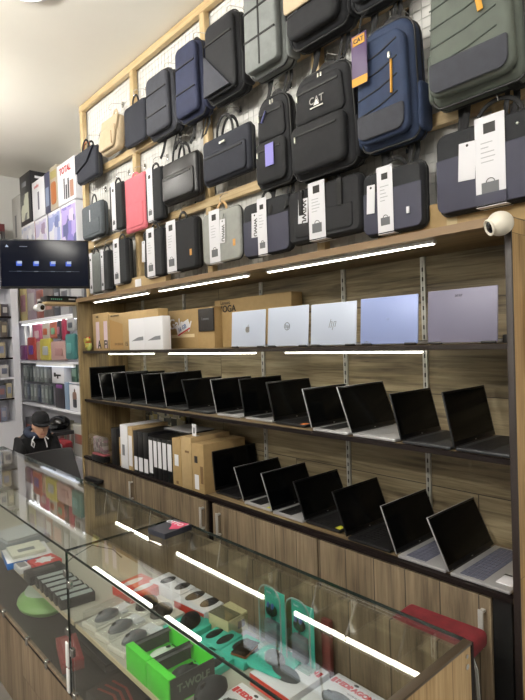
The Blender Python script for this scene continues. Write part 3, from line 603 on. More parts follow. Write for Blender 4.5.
B().loft([[(p[0], -.0003 - .0006 * k, p[1]) for p in ((-.40, .01), (-.40, .27), (-.16, .22), (-.16, .01))] for k in (0, 1)]).build('print_shape', pm('carton_print', (160, 126, 78), .7), t)
text('lettering', 'ASUS  VIVOBOOK', .02, ink, t, (-.3, -.0015, .295)); text('lettering', 'VIVOBOOK', .03, pm('carton_ink', (110, 84, 52), .7), t, (-.24, -.0015, .05)); text('lettering', '15', .05, ink, t, (-.1, -.0015, .05))
def whitebox(label, y0, y1, x):
    t = thing('laptop_box', label, 'box', (x, (y0 + y1) / 2, Z1 + .001), WALLROT, 'boxes on the top shelf'); w_ = y0 - y1
    B().box(-w_ / 2, w_ / 2, 0, .07, 0, .25, .002).build('box_body', paper, t)
    B().loft([[(p[0], -.0002 - .0008 * k, p[1]) for p in ((-.09, .07), (.1, .075), (.1, .105), (.02, .10), (-.02, .09))] for k in (0, 1)]).build('laptop_picture', greyink, t)
whitebox('white laptop box with side-view picture, left one of the two white boxes', 3.965, 3.70, 2.085); whitebox('white laptop box with side-view picture, right one of the two white boxes', 3.69, 3.425, 2.075)
t, w_ = carton('brown carton with large white lettering and a crooked white sticker', 3.795, 3.09, Z1, .30, .1, card, 2.30)
text('lettering', 'Galaxy', .115, paper, t, (-.09, -.0015, .19), bold=.001); B().box(-.22, .10, -.001, .0005, .085, .11).build('pale_laptop_print', pm('pale_print', (214, 196, 160), .6), t)
s = B().box(-.09, .09, -.003, -.001, -.04, .04).build('sticker', paper, t, (-.05, 0, .16)); s.rotation_euler = (0, math.radians(-18), 0); text('lettering', '16 GB', .045, pm('blue_print', (70, 110, 170), .5), s, (-.01, -.0036, 0), bold=.001); B().box(-.085, .09, -.0036, -.003, -.04, -.028).build('red_line', redm, s)
B().box(.155, .16, -.001, .0005, 0, .30).build('seam', pm('carton_print', (0, 0, 0)), t)
o = thing('dark_box', 'small black box with grey print in front of the brown cartons', 'box', (2.284, 3.165, Z1 + .125), WALLROT, 'boxes on the top shelf')
B().box(-.10, .085, 0, .012, 0, .165, .002).build('box_body', pm('soft_black_card', (44, 42, 42), .5), o); text('lettering', 'Lenovo', .03, greyink, o, (-.01, -.0012, .09))
o.location = (2.284, 3.165, Z1 + .125)
t, w_ = carton('tall brown carton with dark printed letters behind the leftmost lid', 3.17, 2.37, Z1, .345, .1, card, 2.37)
text('lettering', 'YOGA', .068, ink, t, (-.25, -.0015, .275), bold=.001); text('lettering', 'Lenovo', .038, ink, t, (-.27, -.0015, .322))
# lucky cat figurine
t = thing('cat_figurine', 'little gold and green beckoning cat figurine at the left end of the top shelf', 'figurine', (2.085, 4.745, Z1), WALLROT + .2)
gold = pm('gold_paint', (190, 176, 88), .3, .3); pg = pm('pale_green_glaze', (176, 186, 110), .35)
B().ell((0, 0, .042), (.034, .028, .043)).build('body', pg, t); h = B().ell((0, -.004, .1), (.028, .025, .025)).build('head', gold, t)
B().tube([(-.018, -.004, .115), (-.021, -.004, .132)], [.009, .002], 8).tube([(.018, -.004, .115), (.021, -.004, .132)], [.009, .002], 8).build('ears', redm, h)
B().tube([(-.03, -.01, .06), (-.042, -.012, .09), (-.038, -.014, .115)], .009, 8).build('raised_paw', gold, t)
B().tube([(.025, -.02, .06), (.02, -.034, .04), (.005, -.036, .03)], .009, 8).build('lowered_paw', gold, t)
B().ell((0, -.03, .045), (.013, .006, .016)).build('medallion', gold, t); B().tube([(.024 * math.cos(a * PI / 8), -.004 + .022 * math.sin(a * PI / 8), .079) for a in range(16)], .004, 6, closed=True).build('collar', redm, t)

# ================================================================== lower shelf, left part: binders, boxes
LS = 'boxes and files on the lower shelf'
t = thing('plastic_bag', 'clear crumpled plastic bag of goods at the left end of the lower shelf', 'bag', (2.07, 4.43, Z3 + .002), WALLROT)
B().soft(.30, .25, .11, .05, .02, ins=.03).build('bag_film', clear, t); B().box(-.12, .12, -.09, -.02, .004, .05, .01).build('dark_contents', blk, t); B().box(-.11, .12, -.085, -.02, .055, .07, .006).build('red_contents', pm('pink_red_wrap', (170, 90, 100), .5), t); B().box(-.10, .11, -.08, -.025, .075, .215, .015).build('grey_contents', patch('mixed_goods', ((120, 112, 106), (160, 150, 146), (90, 80, 80), (140, 110, 120)), 40, 40), t)
def upright(label, y0, y1, h, mat, x=2.035, dep=.30, lab=None, sub=None, name='file_box', cat='box'):
    t = thing(name, label, cat, (x, (y0 + y1) / 2, Z3 + .001), WALLROT, LS); w_ = y0 - y1 - .003
    B().box(-w_ / 2, w_ / 2, 0, dep, 0, h, .002).build('box_body', mat, t)
    B().box(-w_ * .46, w_ * .46, .004, dep - .004, h - .0005, h + .0008).build('lid_flap', mat, t)
    if lab: B().box(-w_ * .38, w_ * .38, -.001, .0005, h * lab[0], h * lab[1]).build('spine_label', paper, t)
    if sub: sub(t, w_, h)
    return t
upright('black box with white side standing beside the plastic bag', 4.245, 4.15, .31, blk, 2.03, .2)
def slim(t, w_, h): B().box(-w_ * .3, w_ * .3, -.001, .0005, h * .42, h * .62).build('amber_print', tan_p, t)
upright('thin brown box showing amber print between the black and the white box', 4.145, 4.10, .24, card, 2.05, .2, sub=slim)
def whp(t, w_, h):
    B().box(-w_ * .25, w_ * .1, -.001, .0005, h * .3, h * .55).build('grey_print', greyink, t)
upright('tall white box standing at the left of the binders', 4.08, 3.955, .355, paper, 2.03, .34, sub=whp)
upright('tall narrow pale brown carton beside the tall white box', 3.95, 3.872, .35, card2, 2.032, .40, lab=(.1, .8))
for i, (a, b_, lab) in enumerate(((3.865, 3.797, 'leftmost'), (3.796, 3.712, 'middle one'), (3.711, 3.632, 'rightmost'))):
    upright('black file box with short white lower label, %s of three' % lab, a, b_, .328, blk, lab=(.05, .38), name='file_box')
for i, (a, b_, lab) in enumerate(((3.630, 3.561, 'first'), (3.560, 3.497, 'second'), (3.496, 3.433, 'third'), (3.432, 3.365, 'fourth'), (3.364, 3.292, 'fifth'))):
    upright('black file box with tall white spine label, %s of five from the left' % lab, a, b_, .306, blk, lab=(.28, .92) if i else (.1, .92))
def c1(t, w_, h): B().box(-w_ * .25, w_ * .2, -.001, .0005, h * .42, h * .66).build('sticker', paper, t); B().box(-w_ * .12, w_ * .12, -.001, .0005, h * .04, h * .1).build('print', pm('carton_ink', (0, 0, 0)), t)
upright('narrow brown carton with small white sticker right of the file boxes', 3.290, 3.175, .335, card, sub=c1)
upright('middle brown carton, taller than its two brown neighbours', 3.172, 3.045, .36, card2, 2.033, .34, sub=lambda t, w_, h: B().box(-w_ * .1, w_ * .3, -.001, .0005, h * .7, h * .74).build('print', pm('carton_ink', (0, 0, 0)), t))
def c3(t, w_, h):
    B().box(-w_ * .3, w_ * .05, -.001, .0005, h * .06, h * .36).build('sticker', paper, t); B().box(-w_ * .28, -w_ * .02, -.001, .0005, h * .6, h * .74).build('black_label', ink, t); B().box(w_ * .2, w_ * .42, -.001, .0005, h * .2, h * .55).build('grey_print', pm('carton_ink', (0, 0, 0)), t)
upright('wide brown carton with black and white stickers beside the big upright laptop', 3.040, 2.90, .33, card, 2.033, .36, sub=c3)
t = thing('laptop', 'closed thin silver laptop lying on top of the file boxes', 'laptop', (2.20, 3.33, Z3 + .363), WALLROT)
B().box(-.17, .17, -.10, .12, 0, .008, .002).build('base', charc, t); B().box(-.17, .17, -.10, .12, .009, .015, .003).build('lid', sil, t)
t = thing('price_tag', 'white tag standing on the middle brown carton', 'tag', (2.09, 3.085, Z3 + .362), WALLROT); B().box(-.025, .025, 0, .002, 0, .085).build('card', paper, t); B().box(-.012, .012, -.001, 0, .02, .06).build('print', greyink, t); B().box(-.02, .02, 0, .03, 0, .002).build('stand', paper, t)
t = thing('foil_packet', 'crinkled silver and gold packet leaning on the back panel above the file boxes', 'packet', (2.40, 3.95, Z3 + .001), WALLROT)
B().soft(.62, .49, .035, .02, .02, ins=.015).build('packet_body', patch('foil_print', ((150, 146, 120), (90, 92, 84), (190, 184, 160), (60, 62, 58), (140, 128, 70)), 16, 18, rough=.25), t); B().box(-.30, .30, -.02, -.015, .475, .488).build('seal_edge', pm('foil_edge', (190, 184, 160), .25, .6), t)

# ================================================================== glass counters
CF, CB, ZC, YE, YS, YFAR = .878, 1.438, .863, .77, 2.322, 5.2
def counter(label, y0, y1, end):
    t = thing('display_counter', label, 'counter', (0, 0, 0))
    B().box(CF, CF + .018, y0, y1, FL, .232, .001).build('front_board', cnt_wood, t)
    B().box(CF + .02, CB, y0, y1, .19, .21).build('bottom_board', pm('dark_case_floor', (34, 32, 32), .35), t)
    B().box(CB - .018, CB, y0, y1, FL, ZC - .03, .001).build('back_board', cab_wood, t)
    if end:
        B().box(CF, CB, y0 - .018, y0, FL, ZC - .008, .001).build('end_panel', end_wood, t)
        B().box(CB - .006, CB + .01, y0 - .019, y0 + .01, FL, ZC - .004).build('edge_strip', dark_edge, t)
        B().box(CF, CB, y0 - .02, y0 + .006, ZC - .008, ZC + .0005, .001).build('end_trim', pm('taupe_metal_trim', (92, 80, 66), .35, .5), t)
        m = B(); m.cyl((CB - .03, y0 - .021, ZC - .06), (CB - .03, y0 - .017, ZC - .06), .008).cyl((CB - .03, y0 - .021, ZC - .03), (CB - .03, y0 - .017, ZC - .03), .006); m.build('screws', chrome, t)
    B().box(CF, CB, y0 + .002, y1 - .002, ZC - .008, ZC).build('glass_top', topglass, t, smooth=False)
    B().box(CF + .001, CF + .007, y0 + .003, y1 - .003, .215, ZC - .009).build('glass_front', paneglass, t, smooth=False)
    m = B().box(CF - .0025, CF + .001, y0, y1, ZC - .0085, ZC + .0006).box(CF - .001, CF + .008, y0, y0 + .0025, .22, ZC).box(CF - .001, CF + .008, y1 - .0025, y1, .22, ZC)
    m.box(CB - .001, CB + .003, y0, y1, ZC - .0095, ZC + .0006).box(CF, CB, y1 - .0025, y1, ZC - .009, ZC + .0004); m.build('glass_edges', glass_edge, t, smooth=False)
    B().box(CF - .002, CF + .002, y0, y1, .212, .222).build('bottom_rail', dark_edge, t)
    s = B().box(CF + .03, CB - .02, y0 + .01, y1 - .01, .515, .527).build('inner_shelf', pm('pale_grey_shelf', (172, 168, 156), .35), t)
    B().box(CF + .026, CF + .031, y0 + .01, y1 - .01, .512, .53).build('shelf_lip', pm('cream_edge', (196, 180, 150), .4), t)
    for y in ([y1 - .04, (y0 + y1) / 2, y0 + .05] if y1 - y0 < 2 else [y1 - .3, 4, 3.3, 2.9, 2.62]):
        B().box(CF - .008, CF + .012, y - .012, y + .012, .205, .245, .003).build('glass_clip', chrome, t)
    for z in (.48, .74): B().box(CF - .006, CF + .012, y0 + (.0 if not end else .02), y0 + (.028 if not end else .048), z, z + .03, .003).build('glass_clip', chrome, t)
    return t
t = counter('near glass display counter with pale oak end panel in front of the red stool', YE, YS, True)
for z in (.40, .70): B().box(CF - .006, CF + .012, YS - .04, YS - .012, z, z + .035, .003).build('glass_clip', chrome, t)
for y0, y1 in ((1.63, 2.08), (1.34, 1.53)):
    s = B().box(CF + .010, CF + .013, y0, y1, ZC - .024, ZC - .009).build('light_strip', white, t); B().box(CF + .0135, CF + .029, y0, y1, ZC - .019, ZC - .0095).build('light_tube', emis('case_light', (255, 252, 240), 5), s)
t = counter('far glass display counter in front of the seated man', YS + .001, YFAR, False)
B().box(CF - .009, CF - .001, YS + .004, YS + .03, .225, .33, .003).build('white_hinge', white, t); B().box(CF - .009, CF - .001, YS + .004, YS + .03, .34, .45, .003).build('white_hinge', white, t)

SH = .527
def mouse(t, x, y, z, L=.11, W=.065, mat=rubber, rot=0, name='mouse', h=.036):
    R = []
    for k in range(11):
        f = k / 10; xx = -L / 2 + L * f; s = math.sin(PI * min(.985, max(.015, f))) ** .45; hh = h * (math.sin(PI * min(.98, max(.02, .12 + f * .8))) ** .8)
        R.append([(xx, W / 2 * s * math.cos(a), max(0, hh * math.sin(a)) if math.sin(a) >= 0 else 0) for a in [2 * PI * q / 16 for q in range(16)]])
    M = Matrix.Translation((x, y, z)) @ Matrix.Rotation(rot, 4, 'Z')
    o = B().loft(R, M=M).build(name, mat, t)
    B().box(-L * .36, -L * .2, -.004, .004, h * .7, h + .001, .003, M=M).build('wheel', blk, o)
    return o
MG = 'goods inside the near counter'
def flatbox(label, x, y, z, lx, ly, h, mat, rz=0, name='mouse_box', cat='box', g=MG):
    t = thing(name, label, cat, (x, y, z + .001), rz, g); B().box(-lx / 2, lx / 2, -ly / 2, ly / 2, 0, h, .002).build('box_body', mat, t); return t
ivory = pm('ivory_card', (206, 202, 192), .5)
# three clear trays, front left
for i, (y, lab) in enumerate(((2.235, 'left'), (2.105, 'middle'), (1.985, 'right'))):
    t = thing('mouse_tray', 'clear lidded tray with a grey mouse, %s one of three at the glass front' % lab, 'mouse box', (1.035, y, SH + .001), .15, MG)
    B().box(-.11, .11, -.058, .058, 0, .02, .003).build('tray', ivory, t); mouse(t, -.02, 0, .0205, .115, .066, pm('grey_mouse_shell', (98, 100, 106), .35))
    B().box(-.108, .108, -.056, .056, .021, .065, .008).build('clear_lid', clear, t); B().box(.035, .1, -.04, .04, .0205, .03, .003).build('insert_card', paper, t)
t = flatbox('red box with two white oval windows', 1.245, 2.37, SH, .17, .19, .045, redbox, .12)
for yy in (-.045, .045):
    B().ell((0, yy, .0455), (.06, .022, .003), 20, 8).build('white_window', paper, t)
t = flatbox('white box with two dark oval windows at the back left corner', 1.375, 2.245, SH, .125, .24, .05, paper, .12)
for yy in (-.06, .05): o = B().ell((0, yy, .0505), (.045, .028, .003), 20, 8).build('dark_window', rubber, t)
t = flatbox('white and orange box with two dark oval windows beside the first white box', 1.365, 2.01, SH, .145, .21, .05, paper, .12)
for yy in (-.05, .05): o = B().ell((.01, yy, .0505), (.055, .032, .003), 20, 8).build('dark_window', rubber, t)
B().box(-.0735, -.0728, -.1, .1, 0, .045).build('orange_side', redbox, t)
t = flatbox('pale grey box carrying two black mice', 1.185, 2.11, SH, .14, .25, .035, ivory, .1)
for yy, lab in ((.06, 'farther'), (-.05, 'nearer')):
    m = thing('computer_mouse', 'black mouse, the %s of two on the pale grey box' % lab, 'mouse', (1.185 - yy * .1, 2.11 + yy, SH + .0375), .3, MG); mouse(m, 0, 0, 0, .12, .085, rubber, name='shell', h=.042)
    B().tube([(.05, 0, .008), (.075, .02, .006), (.07, .045, .004)], .002, 5).build('cable', blk, m)
t = flatbox('cream open box with a greenish lid behind the teal boxes', 1.375, 1.80, SH, .15, .12, .075, pm('cream_card', (206, 200, 158), .5), .1)
B().box(-.075, .0, -.06, .06, .0755, .078).build('dark_lid', pm('olive_lid', (98, 96, 72), .5), t); B().box(-.02, .02, -.0612, -.06, .02, .05).build('print', greyink, t)
m = thing('computer_mouse', 'large black gaming mouse lying in front of the cream box', 'mouse', (1.235, 1.905, SH + .032), .5, MG); mouse(m, 0, 0, 0, .13, .08, rubber, name='shell', h=.045)
t0 = flatbox('teal box under the large black gaming mouse', 1.23, 1.905, SH, .16, .15, .03, teal, .1)
# teal boxes with dark windows
for x, y, lab in ((1.10, 1.775, 'nearest the green boxes'), (1.255, 1.735, 'in front of the cream box'), (1.13, 1.635, 'nearest the glass front'), (1.285, 1.60, 'under the phone-like gadget')):
    t = flatbox('flat teal box with two dark oval windows, the one ' + lab, x, y, SH, .15, .13, .03, teal, .1)
    for yy in (-.032, .032): B().ell((.01, yy, .0305), (.045, .022, .003), 18, 8).build('dark_window', rubber, t)
t = thing('gadget_box', 'small dark gadget with copper rim on the teal boxes', 'gadget', (1.275, 1.585, SH + .034), .3, MG); B().box(-.055, .055, -.035, .035, 0, .008, .004).build('rim', pm('copper_rim', (170, 110, 84), .3, .7), t); B().box(-.052, .052, -.032, .032, .0082, .011, .003).build('screen', blkg, t)
t = flatbox('clear lilac lid box leaning behind the dark gadget', 1.36, 1.66, SH, .1, .14, .075, clear, .1, 'clear_box'); B().box(-.04, .04, -.06, .06, .002, .01).build('insert_card', pm('lilac_card', (178, 172, 190), .5), t)
# green boxes
for y, lab in ((1.775, 'left'), (1.622, 'right')):
    t = thing('gaming_mouse_box', 'bright green open gaming box, %s one of two' % lab, 'box', (1.0, y, SH + .001), 0, MG)
    B().box(-.09, -.084, -.074, .074, 0, .095, .001).build('front_flap', green, t); B().box(-.084, .10, -.074, .074, 0, .004).build('bottom', green, t)
    B().box(-.09, -.06, -.074, .074, .091, .096, .001).build('top_strip', green, t)
    for sy in (-1, 1): s = B().box(-.084, .10, sy * .072 - .002, sy * .072 + .002, .004, .092).build('side', pm('dark_grey_card', (52, 56, 56), .5), t); text('lettering', 'T-WOLF', .036, pm('grey_green_print', (110, 126, 112), .5), s, (.01, sy * .072 - (.003 if sy < 0 else -.003), .05), (PI / 2, 0, 0 if sy < 0 else PI), .001)
    B().box(.096, .10, -.072, .072, .004, .095).build('back', green, t)
    B().box(-.055, .09, -.068, .068, .03, .034).build('inner_tray', green, t)
    mouse(t, .015, 0, .0345, .12, .07, pm('pale_mouse', (190, 205, 190), .4) if lab == 'left' else rubber, PI, h=.03)
    B().box(-.06, .095, .05, .068, .086, .089).build('window_edge', pm('dark_grey_card', (0, 0, 0)), t)
m = thing('computer_mouse', 'black mouse in front of the right green box at the glass front', 'mouse', (1.02, 1.46, SH + .048), .2, MG); mouse(m, 0, 0, 0, .14, .09, rubber, name='shell', h=.05)
# red and white mouse boxes with black mice
def rwbox(label, x, y, lx, ly, h=.045, sub=None, rz=0):
    t = thing('red_white_box', label, 'box', (x, y, SH + .001), WALLROT + rz, MG)      # local x = along the counter to the right
    B().box(-ly / 2, ly / 2, -lx / 2, lx / 2, 0, h, .002).build('box_body', paper, t)
    B().box(-ly / 2 + .001, ly / 2 - .001, -lx / 2 - .0008, -lx / 2, 0, h - .002).build('red_side', redbox, t)
    text('lettering', 'REDRAGON', .028, redm, t, (0, lx / 2 - .038, h + .0006), (0, 0, 0), .0016)
    B().box(ly * .40, ly * .47, lx / 2 - .052, lx / 2 - .024, h, h + .0008).build('red_block', redm, t); B().box(-ly * .47, -ly * .40, lx / 2 - .052, lx / 2 - .024, h, h + .0008).build('red_block', redm, t)
    text('lettering', 'GAMING MOUSE', .010, greyink, t, (.03, lx / 2 - .066, h + .0006), (0, 0, 0)); B().ell((-.01, lx / 2 - .014, h), (.010, .006, .0012), 12, 6).build('emblem', ink, t)
    mouse(t, 0, -.02, h + .0005, .13, .07, pm('window_grey', (66, 70, 74), .4), 0, 'mouse', .022)
    return t
rwbox('white and red mouse box at the back, left one of two lettered boxes', 1.285, 1.355, .2, .20)
rwbox('white and red mouse box at the back of the case, nearest the oak end', 1.305, 1.13, .2, .20)
rwbox('white and red mouse box at the glass front, nearest the black mouse', 1.045, 1.33, .17, .2)
rwbox('white and red mouse box at the glass front near the oak end', 1.05, 1.11, .17, .2)
t = thing('mouse_blister', 'teal tray with grey mouse under a clear dome, on a lettered box', 'mouse box', (1.285, 1.43, SH + .05), .2, MG)
o = rrect(.15, .17, .03, .03); B().loft([[(p[0], p[1] - .085, z) for p in o] for z in (0, .006)]).build('tray', teal, t); mouse(t, 0, 0, .0065, .10, .065, pm('grey_mouse_shell', (0, 0, 0)), 1.2); B().ell((0, 0, .006), (.062, .072, .05), 20, 12).build('clear_dome', clear, t)
for y, lab in ((1.50, 'left'), (1.365, 'right')):
    t = thing('blister_pack', 'teal clear blister pack with earphones standing upright, %s one of two' % lab, 'pack', (1.355, y, SH + .05), WALLROT, MG)
    if lab == 'right': t.location.y = 1.352
    B().box(-.055, .055, 0, .004, 0, .215, .001).build('backing_card', teal, t)
    o = rrect(.12, .24, .05, .015); B().loft([[(p[0], yy, p[1]) for p in o] for yy in (-.03, -.028)]).build('clear_shell', clear, t)
    B().tube([(p[0], -.026, p[1]) for p in o], .003, 6, closed=True).build('shell_rim', pm('frosted_rim', (150, 170, 166), .3), t)
    B().ell((-.005, -.012, .14), (.028, .014, .022)).build('device', rubber, t)
    for sx in (-.012, .012): B().ell((sx, -.022, .165), (.007, .006, .012)).build('ear_tip', pm('blue_tip', (86, 104, 190), .3), t)
    B().tube([(-.005, -.01, .12), (-.015, -.012, .08), (.01, -.012, .05), (-.005, -.012, .02)], .004, 6).build('cable', pm('grey_cable', (120, 112, 122), .5), t)
    B().box(-.035, .035, -.026, -.004, .015, .105, .006).build('lower_insert', pm('grey_lilac_insert', (120, 116, 128), .35), t); text('lettering', 'hoco', .012, paper, t, (-.03, -.001, .2), bold=.0003); B().box(-.06, .06, -.04, .03, -.0495, .0, .002).build('base_block', pm('frosted_rim', (0, 0, 0)), t)
t = thing('red_clip', 'small dark red clip box behind the right blister pack', 'box', (1.40, 1.275, SH + .001), WALLROT, MG); B().box(-.02, .02, -.01, .01, 0, .22, .003).build('box_body', pm('dark_red_pattern', (110, 50, 48), .5), t); B().box(-.022, .022, -.011, -.0095, .17, .2).build('print', ink, t)
# bottom shelf of the near counter
t = flatbox('black box with dark red print on the floor of the near counter', .99, 2.10, .21, .16, .24, .07, pm('matt_black_card', (24, 22, 22), .5), .1)
for k in range(3): B().tube([(-.05 + .03 * k, -.09, .0715), (-.02 + .03 * k, .0, .0715), (-.04 + .035 * k, .09, .0715)], .006, 6, flat=.001).build('red_print', pm('dark_red_print', (130, 50, 40), .5), t)
t = flatbox('second black box on the floor of the near counter, nearer the oak end', 1.02, 1.75, .21, .2, .3, .06, pm('matt_black_card', (0, 0, 0)), -.1)
B().box(-.06, .02, -.1, -.02, .06, .0608).build('red_print', pm('dark_red_print', (0, 0, 0)), t)

# ---- far counter contents
FG = 'goods inside the far counter'
t = flatbox('blue edged white flat box in the far counter', 1.0, 3.24, SH, .24, .24, .035, pm('blue_edge_card', (58, 108, 176), .5), -.15, 'flat_box', g=FG); B().box(-.118, .118, -.118, .118, .035, .0375).build('white_top', paper, t)
t = flatbox('pale box on top of the blue edged box', 1.0, 3.25, SH + .0385, .18, .18, .02, pm('pale_cream', (222, 222, 208), .5), -.1, 'flat_box', g=FG); B().box(-.05, .04, -.05, .0, .02, .0206).build('print', greyink, t)
t = flatbox('grey flat box stack farthest back in the far counter', 1.05, 3.52, SH, .26, .26, .06, pm('grey_card', (150, 156, 162), .5), .1, 'flat_box', g=FG); B().box(-.12, .12, -.12, .12, .06, .075).build('upper_sheet', pm('light_grey_sheet', (180, 184, 188), .5), t)
t = flatbox('red box with a white splash print beside the black docking box', 1.03, 3.04, SH, .14, .13, .04, redm, .1, 'flat_box', g=FG); B().loft([[(.055 * (1 if k % 2 else .7) * math.cos(k * PI / 7), .05 * (1 if k % 2 else .7) * math.sin(k * PI / 7), z) for k in range(14)] for z in (.0402, .0412)]).build('white_splash', paper, t)
t = flatbox('small white box at the glass front of the far counter', .925, 3.09, SH, .06, .12, .03, paper, .0, 'flat_box', g=FG); B().box(-.02, .02, -.04, .04, .03, .0306).build('print', greyink, t)
t = flatbox('black docking box with a cable in the far counter', .985, 2.90, SH, .19, .12, .045, rubber, -.05, 'device', 'device', g=FG)
B().tube([(.09, 0, .03), (.16, .02, .06), (.24, -.05, .12), (.32, -.14, .10), (.36, -.16, .05)], .003, 6).build('cable', blk, t); B().box(-.06, .05, -.03, .03, .045, .047, .001).build('top_plate', charc, t)
for i in range(6):
    yy = 2.80 - .062 * i
    t = flatbox('slim silver topped black box, number %d of the row of six from the far end' % (i + 1), .985, yy, SH, .16, .055, .045, rubber, -.12, 'slim_box', g=FG)
    B().box(-.072, .072, -.019, .019, .0452, .0462).build('silver_top', pm('silver_foil', (176, 188, 188), .3, .5), t)
t = thing('cloth_bag', 'green and white plastic bag on the floor of the far counter', 'bag', (1.07, 3.2, .211), .0, FG)
B().ell((0, 0, .06), (.14, .19, .058), 20, 10).build('bag_body', pm('light_green_film', (150, 200, 120), .4), t); B().ell((.02, .03, .10), (.11, .13, .05), 18, 10).build('white_fold', pm('milky_film', (205, 220, 205), .4), t)
t = flatbox('dark red box on the floor of the far counter', .99, 2.62, .21, .10, .26, .05, pm('deep_red_card', (150, 48, 50), .5), -.25, 'flat_box', g=FG); B().box(-.03, .03, -.1, .1, .05, .0506).build('print', pm('pinkish_print', (170, 90, 90), .5), t)
t = flatbox('black tray on the floor of the far counter', 1.15, 2.62, .21, .18, .5, .03, pm('matt_black_card', (0, 0, 0)), 0, 'tray', g=FG); B().box(-.08, .08, -.24, .24, .03, .032).build('top_sheet', charc, t)
# box lying on the glass at the seam
t = thing('game_box', 'black box with pink print lying on the glass at the counter seam', 'box', (1.315, 2.17, ZC + .001), WALLROT + .1)
B().box(-.065, .065, -.08, .08, 0, .026, .002).build('box_body', pm('navy_black_card', (36, 38, 50), .4), t); B().prism([(-.05, -.05), (.05, -.075), (.06, -.0), (.03, .03), (.0, -.01)], .0, .0008, M=Matrix.Translation((0, 0, .0262)) @ Matrix.Rotation(PI / 2, 4, 'X')).build('pink_print', pm('pink_print', (206, 60, 100), .4), t)
text('lettering', 'OTTO', .04, paper, t, (-.015, .04, .0268), (0, 0, 0), .001); B().box(.03, .055, .05, .07, .026, .0266).build('white_label', paper, t)

# ================================================================== red stool, chair
t = thing('stool', 'red velour cushioned stool with chrome legs behind the near counter', 'stool', (1.70, 1.065, 0), .05)
B().box(-.17, .17, -.16, .16, .60, .665, .022, 4).build('seat_cushion', red_fab, t); B().box(-.15, .15, -.14, .14, .585, .60).build('seat_base', blk, t)
for sx in (-1, 1):
    for sy in (-1, 1): B().tube([(sx * .11, sy * .11, .59), (sx * .135, sy * .12, .52), (sx * .16, sy * .15, FL)], .013, 10).build('leg', chrome, t)
B().tube([(.15 * math.cos(k * PI / 12), .14 * math.sin(k * PI / 12), .22) for k in range(24)], .008, 8, closed=True).build('foot_ring', chrome, t)
t = thing('office_chair', 'black office armchair between the far counter and the cabinets', 'chair', (1.745, 4.53, 0), .06)
def bk(u, v): return (u * (.25 - .02 * v), .20 + .16 * v - .05 * (1 - u * u) * 0 + .04 * (1 - u * u), .47 + .34 * v)
rings = []
for v in [k / 8 for k in range(9)]:
    front = [Vector(bk(u, v)) for u in [-1 + k / 4 for k in range(9)]]; back = [p + Vector((0, .035, 0)) for p in front[::-1]]
    rings.append([tuple(p) for p in front + back])
B().loft(rings).build('backrest', pm('black_leather_seat', (38, 38, 41), .45, bump=.2, bscale=150), t)
B().box(-.22, .22, -.26, .22, .42, .50, .03, 3).build('seat', pm('black_leather_seat', (0, 0, 0)), t)
for sx in (-1, 1):
    a = B().tube([(sx * .22, .18, .44), (sx * .235, .14, .50), (sx * .235, .08, .55), (sx * .235, -.02, .56)], .02, 8, flat=.014).build('armrest', blk, t); B().box(sx * .235 - .028, sx * .235 + .028, -.16, .1, .555, .585, .01).build('arm_pad', blk, a)
    B().tube([(sx * .2, -.02, .44), (sx * .235, -.05, .5), (sx * .235, -.06, .56)], .014, 8).build('arm_support', blk, t)
B().cyl((0, 0, FL + .08), (0, 0, .43), .028).build('gas_lift', chrome, t)
for k in range(5):
    a = k * 2 * PI / 5; l = B().tube([(0, 0, FL + .1), (.28 * math.cos(a), .28 * math.sin(a), FL + .07)], [.028, .016], 8).build('foot_spoke', blk, t)
    B().ell((.28 * math.cos(a), 0.28 * math.sin(a), FL + .03), (.024, .024, .03)).build('castor', blk, l)

# ================================================================== the seated man
def skinned(name, V, E, R, mat, parent, root=0, sub=2):
    me = bpy.data.meshes.new(name); me.from_pydata(V, E, []); o = bpy.data.objects.new(name, me); COL.objects.link(o)
    o.modifiers.new('s', 'SKIN'); o.modifiers.new('d', 'SUBSURF').levels = sub; o.modifiers['d'].render_levels = sub
    for i, v in enumerate(me.skin_vertices[0].data): v.radius = R[i] if isinstance(R[i], tuple) else (R[i], R[i]); v.use_root = (i == root)
    bpy.context.view_layer.update()
    m2 = bpy.data.meshes.new_from_object(o.evaluated_get(bpy.context.evaluated_depsgraph_get())); bpy.data.objects.remove(o)
    bm = bmesh.new(); bm.from_mesh(m2); bpy.data.meshes.remove(m2); b = MB(); b.bm.free(); b.bm = bm; return b
px, py = 1.875, 5.72
man = thing('person', 'man in black hoodie and dark cap seated behind the black chair, looking down', 'person', (px, py, 0), -.12)
def chain(V, E, R, pts, start=None):
    prev = start
    for p, r in pts:
        V.append(p); R.append(r); i = len(V) - 1
        if prev is not None: E.append((prev, i))
        prev = i
    return prev
V, E, R = [], [], []
V.append((0, 0, .50)); R.append(.11)
neck = chain(V, E, R, [((0, -.03, .62), .11), ((0, -.10, .76), .10), ((0, -.17, .86), .075), ((0, -.22, .915), .05), ((0, -.25, .96), .05)], 0)
for sx in (-1, 1):
    e = chain(V, E, R, [((sx * .15, -.15, .82), .05), ((sx * .18, -.20, .63), .043), ((sx * .20, -.36, .53), .036), ((sx * .10, -.50, .53), .024), ((sx * .085, -.55, .525), (.034, .016))], 2)
    for k in range(4): chain(V, E, R, [((sx * (.11 - .022 * k), -.60, .527), .010), ((sx * (.11 - .022 * k), -.635, .515), .009), ((sx * (.108 - .021 * k), -.65 + .006 * abs(k - 1.5), .497), .008)], e)
    chain(V, E, R, [((sx * .055, -.57, .53), .011), ((sx * .04, -.60, .525), .009)], e)
    chain(V, E, R, [((sx * .10, -.02, .47), .075), ((sx * .14, -.42, .47), .055), ((sx * .15, -.40, -.06), .04), ((sx * .15, -.42, FL + .05), .04), ((sx * .16, -.53, FL + .035), .03)], 0)
bd = MB()
rad = lambda r: max(r) if isinstance(r, tuple) else r
